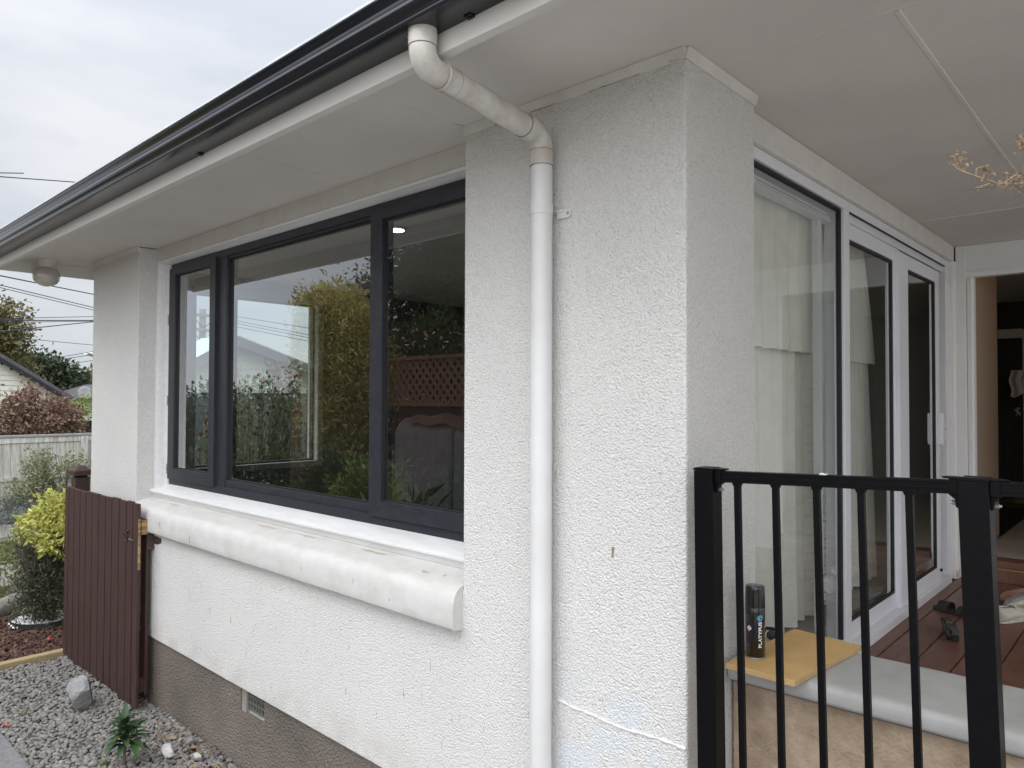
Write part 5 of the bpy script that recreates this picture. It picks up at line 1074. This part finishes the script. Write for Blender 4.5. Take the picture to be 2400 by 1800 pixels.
def tipshrub(label, px, pyt, x, n, hw, grp='red tipped shrubs outside the end window'):
    base = at(px, 1000, 'x', x); top = at(px, pyt, 'x', x).z; e = empty('red_tipped_shrub', label, 'shrub', grp, (x, base.y, G)); VL = []; VT = []; q = MB()
    for i in range(n):
        dy = random.uniform(-hw, hw); dx = random.uniform(-.3, .3); zt = top - abs(random.gauss(0, .28)) - .25*abs(dy)/hw; b = Vector((0, dy*.4, 0)); t = Vector((dx, dy, zt-G)); q.tube([b, b.lerp(t, .6)+Vector((0, dy*.1, 0)), t], [.008, .006, .003], 4)
        for k in range(42):
            f = random.uniform(.25, 1); p = b.lerp(t, f); a = random.uniform(0, 6.28); d = Vector((math.cos(a)*.5, math.sin(a)*.5, .9)).normalized(); s = d.orthogonal().normalized(); L = random.uniform(.06, .10)
            VL += [p, p+d*L*.5+s*L*.12, p+d*L, p+d*L*.5-s*L*.12]
        for k in range(11):
            a = k*2.4; d = Vector((math.cos(a)*.45, math.sin(a)*.45, .9)).normalized(); s = d.orthogonal().normalized(); L = random.uniform(.04, .065); p = t
            VT += [p, p+d*L*.5+s*L*.2, p+d*L, p+d*L*.5-s*L*.2]
    npmesh('leaves', np.array([tuple(v) for v in VL]), np.arange(len(VL)).reshape(-1, 4), K['l_green'] if px % 2 else K['l_olive'], e)
    npmesh('leaf_tips', np.array([tuple(v) for v in VT]), np.arange(len(VT)).reshape(-1, 4), K['l_tip'], e)
    o = q.build('stems', K['bark_t']); o.parent = e
tipshrub('sparse red tipped shrub at the left side of the end window', 480, 960, -6.6, 22, .30)
tipshrub('tall red tipped shrub left of the middle of the end window', 560, 905, -6.7, 26, .35)
tipshrub('tallest red tipped shrub in the middle of the end window', 635, 838, -6.6, 30, .35)
tipshrub('red tipped shrub at the right side of the end window', 715, 850, -6.9, 24, .40)
tree('small_conifer', 'narrow pale green conifer beside the red tipped shrubs', 'tree', pt(555, 1000, -7.6)[:2]+(G,), [(pt(555, 950, -7.6), (.2, .2, .35)), (pt(555, 895, -7.6), (.12, .12, .25)), (pt(557, 1030, -7.6), (.3, .3, .5))], 2500, .06, .25, K['l_olive'], .03, up=.8)
V, Fs = leaves([((-6.3, 2.0+i*.55, -1.6), (.5, .5, .5)) for i in range(5)], 3600, .09, .3, .5, clumps=200, csize=.12)
lbsh = empty('low_green_bush', 'low bright green bush under the red tipped shrubs', 'bush', loc=(-6.3, 3, G)); npmesh('foliage', V-np.array(lbsh.location), Fs, K['l_hedge'], lbsh)
# ================================================================== GARDEN OPPOSITE (seen mirrored in the window)
ly = -4.6; fl = empty('lattice_fence', 'terracotta stained board fence with a lattice top mirrored in the right sash', 'fence', loc=(-7, ly, G))
zt, zl = .60, -.12
q = MB(); x = -10.8
while x < -2: q.box(x+.003, x+.147, ly-.02, ly, G, zl); x += .15
child(q, 'boards', mat('dark stained boards', (.13, .07, .05), .85, (.09, .05, .04), 6), fl)
q = MB(); x = -8.6
while x < -2.0:
    q.box(x, x, ly, ly, 0, 0) if False else q.bar((x, ly+.01, zl+.05), (x+.60, ly+.01, zt-.03), .045, .008, (0, 1, 0)); q.bar((x+.60, ly+.02, zl+.05), (x, ly+.02, zt-.03), .045, .008, (0, 1, 0)); x += .15
child(q, 'lattice', K['lattice'], fl)
child(MB().box(-8.7, -2, ly, ly+.05, zt-.03, zt+.02).box(-8.7, -2, ly, ly+.05, zl+.01, zl+.06), 'rail', K['lattice'], fl)
for xx in (-8.65, -7.9, -5.6, -3.4): child(MB().box(xx, xx+.1, ly+.0505, ly+.09, G, zt+.04), 'post', K['lattice'], fl)
tree('golden_conifer', 'tall golden green conifer mirrored in the middle pane', 'tree', (-9.0, -4.5, G), [((-9.15, -4.5, .85), (.85, .5, .85)), ((-9.4, -4.5, 1.35), (.6, .45, .45)), ((-8.45, -4.5, .4), (.6, .5, .9)), ((-8.8, -4.5, -.2), (.9, .5, .8)), ((-8.35, -4.5, -.3), (.5, .4, .6))], 42000, .085, .30, K['l_conifer'], .15, up=.3, clumps=1100, csize=.2, solid=.85)
tree('dark_tree', 'dark dense tree with pale roses standing over the lattice fence', 'tree', (-8.8, -6.8, G), [((-10.3, -6.8, 1.9), (1.2, 1, 1.1)), ((-9.2, -6.8, 1.2), (1.3, 1, 1.1)), ((-8.2, -6.9, 2.3), (1.3, 1, 1.2)), ((-9.4, -6.8, 2.7), (1.2, 1, .8)), ((-6.6, -6.9, 2.2), (1.5, 1, 1.5)), ((-9.6, -6.8, .2), (1.4, .9, .9)), ((-7.4, -6.8, .4), (1.6, .9, 1.0))], 46000, .10, .5, K['l_dark'], .2, clumps=1500, csize=.3, solid=.3)
tree('reflection_hedge', 'long dark hedge left of the golden conifer, added to darken the window reflection', 'hedge', (-14.2, -5.6, G), [((-11.9, -5.6, -.98), (1.3, .6, 1.15)), ((-13.8, -5.6, -.95), (1.5, .6, 1.2)), ((-15.9, -5.6, -.95), (1.5, .6, 1.15)), ((-18.3, -5.6, -.95), (1.6, .6, 1.1)), ((-21, -5.6, -.95), (1.8, .6, 1.2))], 30000, .12, .45, K['l_dark'], .1, clumps=1000, csize=.25, solid=.5)  # unseen hedge put here to keep bright sky out of the reflection
tree('rose_bush', 'climbing rose with pale pink flowers over the lattice fence', 'rose', (-6.6, -4.95, G), [((-7.9, -4.95, .8), (.5, .2, .35)), ((-7.2, -4.95, .9), (.6, .2, .5)), ((-6.5, -4.95, .7), (.6, .2, .4))], 2600, .07, .5, K['l_green'], .04, clumps=170, csize=.12)
V, Fs = leaves([((-7.4, -4.75, .85), (.9, .12, .4))], 45, .06, .9); ro = npmesh('rose_flowers', V, Fs, K['rose']); ro.parent = bpy.data.objects['rose_bush']; ro.matrix_parent_inverse = Matrix.Translation(-Vector((-6.6, -4.95, G)))
for i, (x, y, r_, lb) in enumerate(((-6.1, -2.9, .55, 'feathery green bush nearest the path, mirrored low in the middle pane'), (-7.3, -3.1, .6, 'round green bush before the golden conifer'), (-4.8, -3.3, .5, 'dark leafy bush before the lattice fence'))):
    tree('garden_bush', lb, 'bush', (x, y, G), [((x, y, -1.3), (r_, r_*.8, .55)), ((x+.3, y, -1.1), (r_*.6, r_*.6, .4))], 3500, .1, .3, [K['l_hedge'], K['l_green'], K['l_dark']][i], .03, 'bushes in the opposite garden', up=.6, clumps=200, csize=.14)
# weatherboard outbuilding to the right of the porch (mirrored in the sliding door)
ob = empty('weatherboard_shed', 'white weatherboard shed beyond the deck mirrored in the sliding door', 'shed', loc=(10, 7, G))
q = MB(); z = G
while z < .3: q.add([(9.48, 3.5, z), (9.48, 9.5, z), (9.50, 9.5, z+.15), (9.50, 3.5, z+.15), (9.6, 3.5, z), (9.6, 9.5, z)], [(0, 1, 2, 3), (0, 1, 5, 4)]); z += .15
child(q, 'wall', K['weather'], ob); child(MB().prism([(9.2, .28), (9.2, .34), (11.5, 1.5), (13.8, .34), (13.8, .28), (11.5, 1.4)], 'y', 3.2, 9.8), 'roof', K['roofd'], ob); child(MB().box(9.65, 13.4, 3.6, 9.4, G, .28), 'shed_body', K['weather'], ob)
tree('garden_tree', 'leafy green tree beside the white shed', 'tree', (9.2, 12.5, G), [((9.4, 12.6, .8), (1.2, 1.2, 1)), ((10.3, 12.9, 1.2), (1.2, 1, .9)), ((8.8, 13.2, .4), (1, 1, 1))], 5000, .14, .5, K['l_green'], .12, clumps=350, csize=.3)
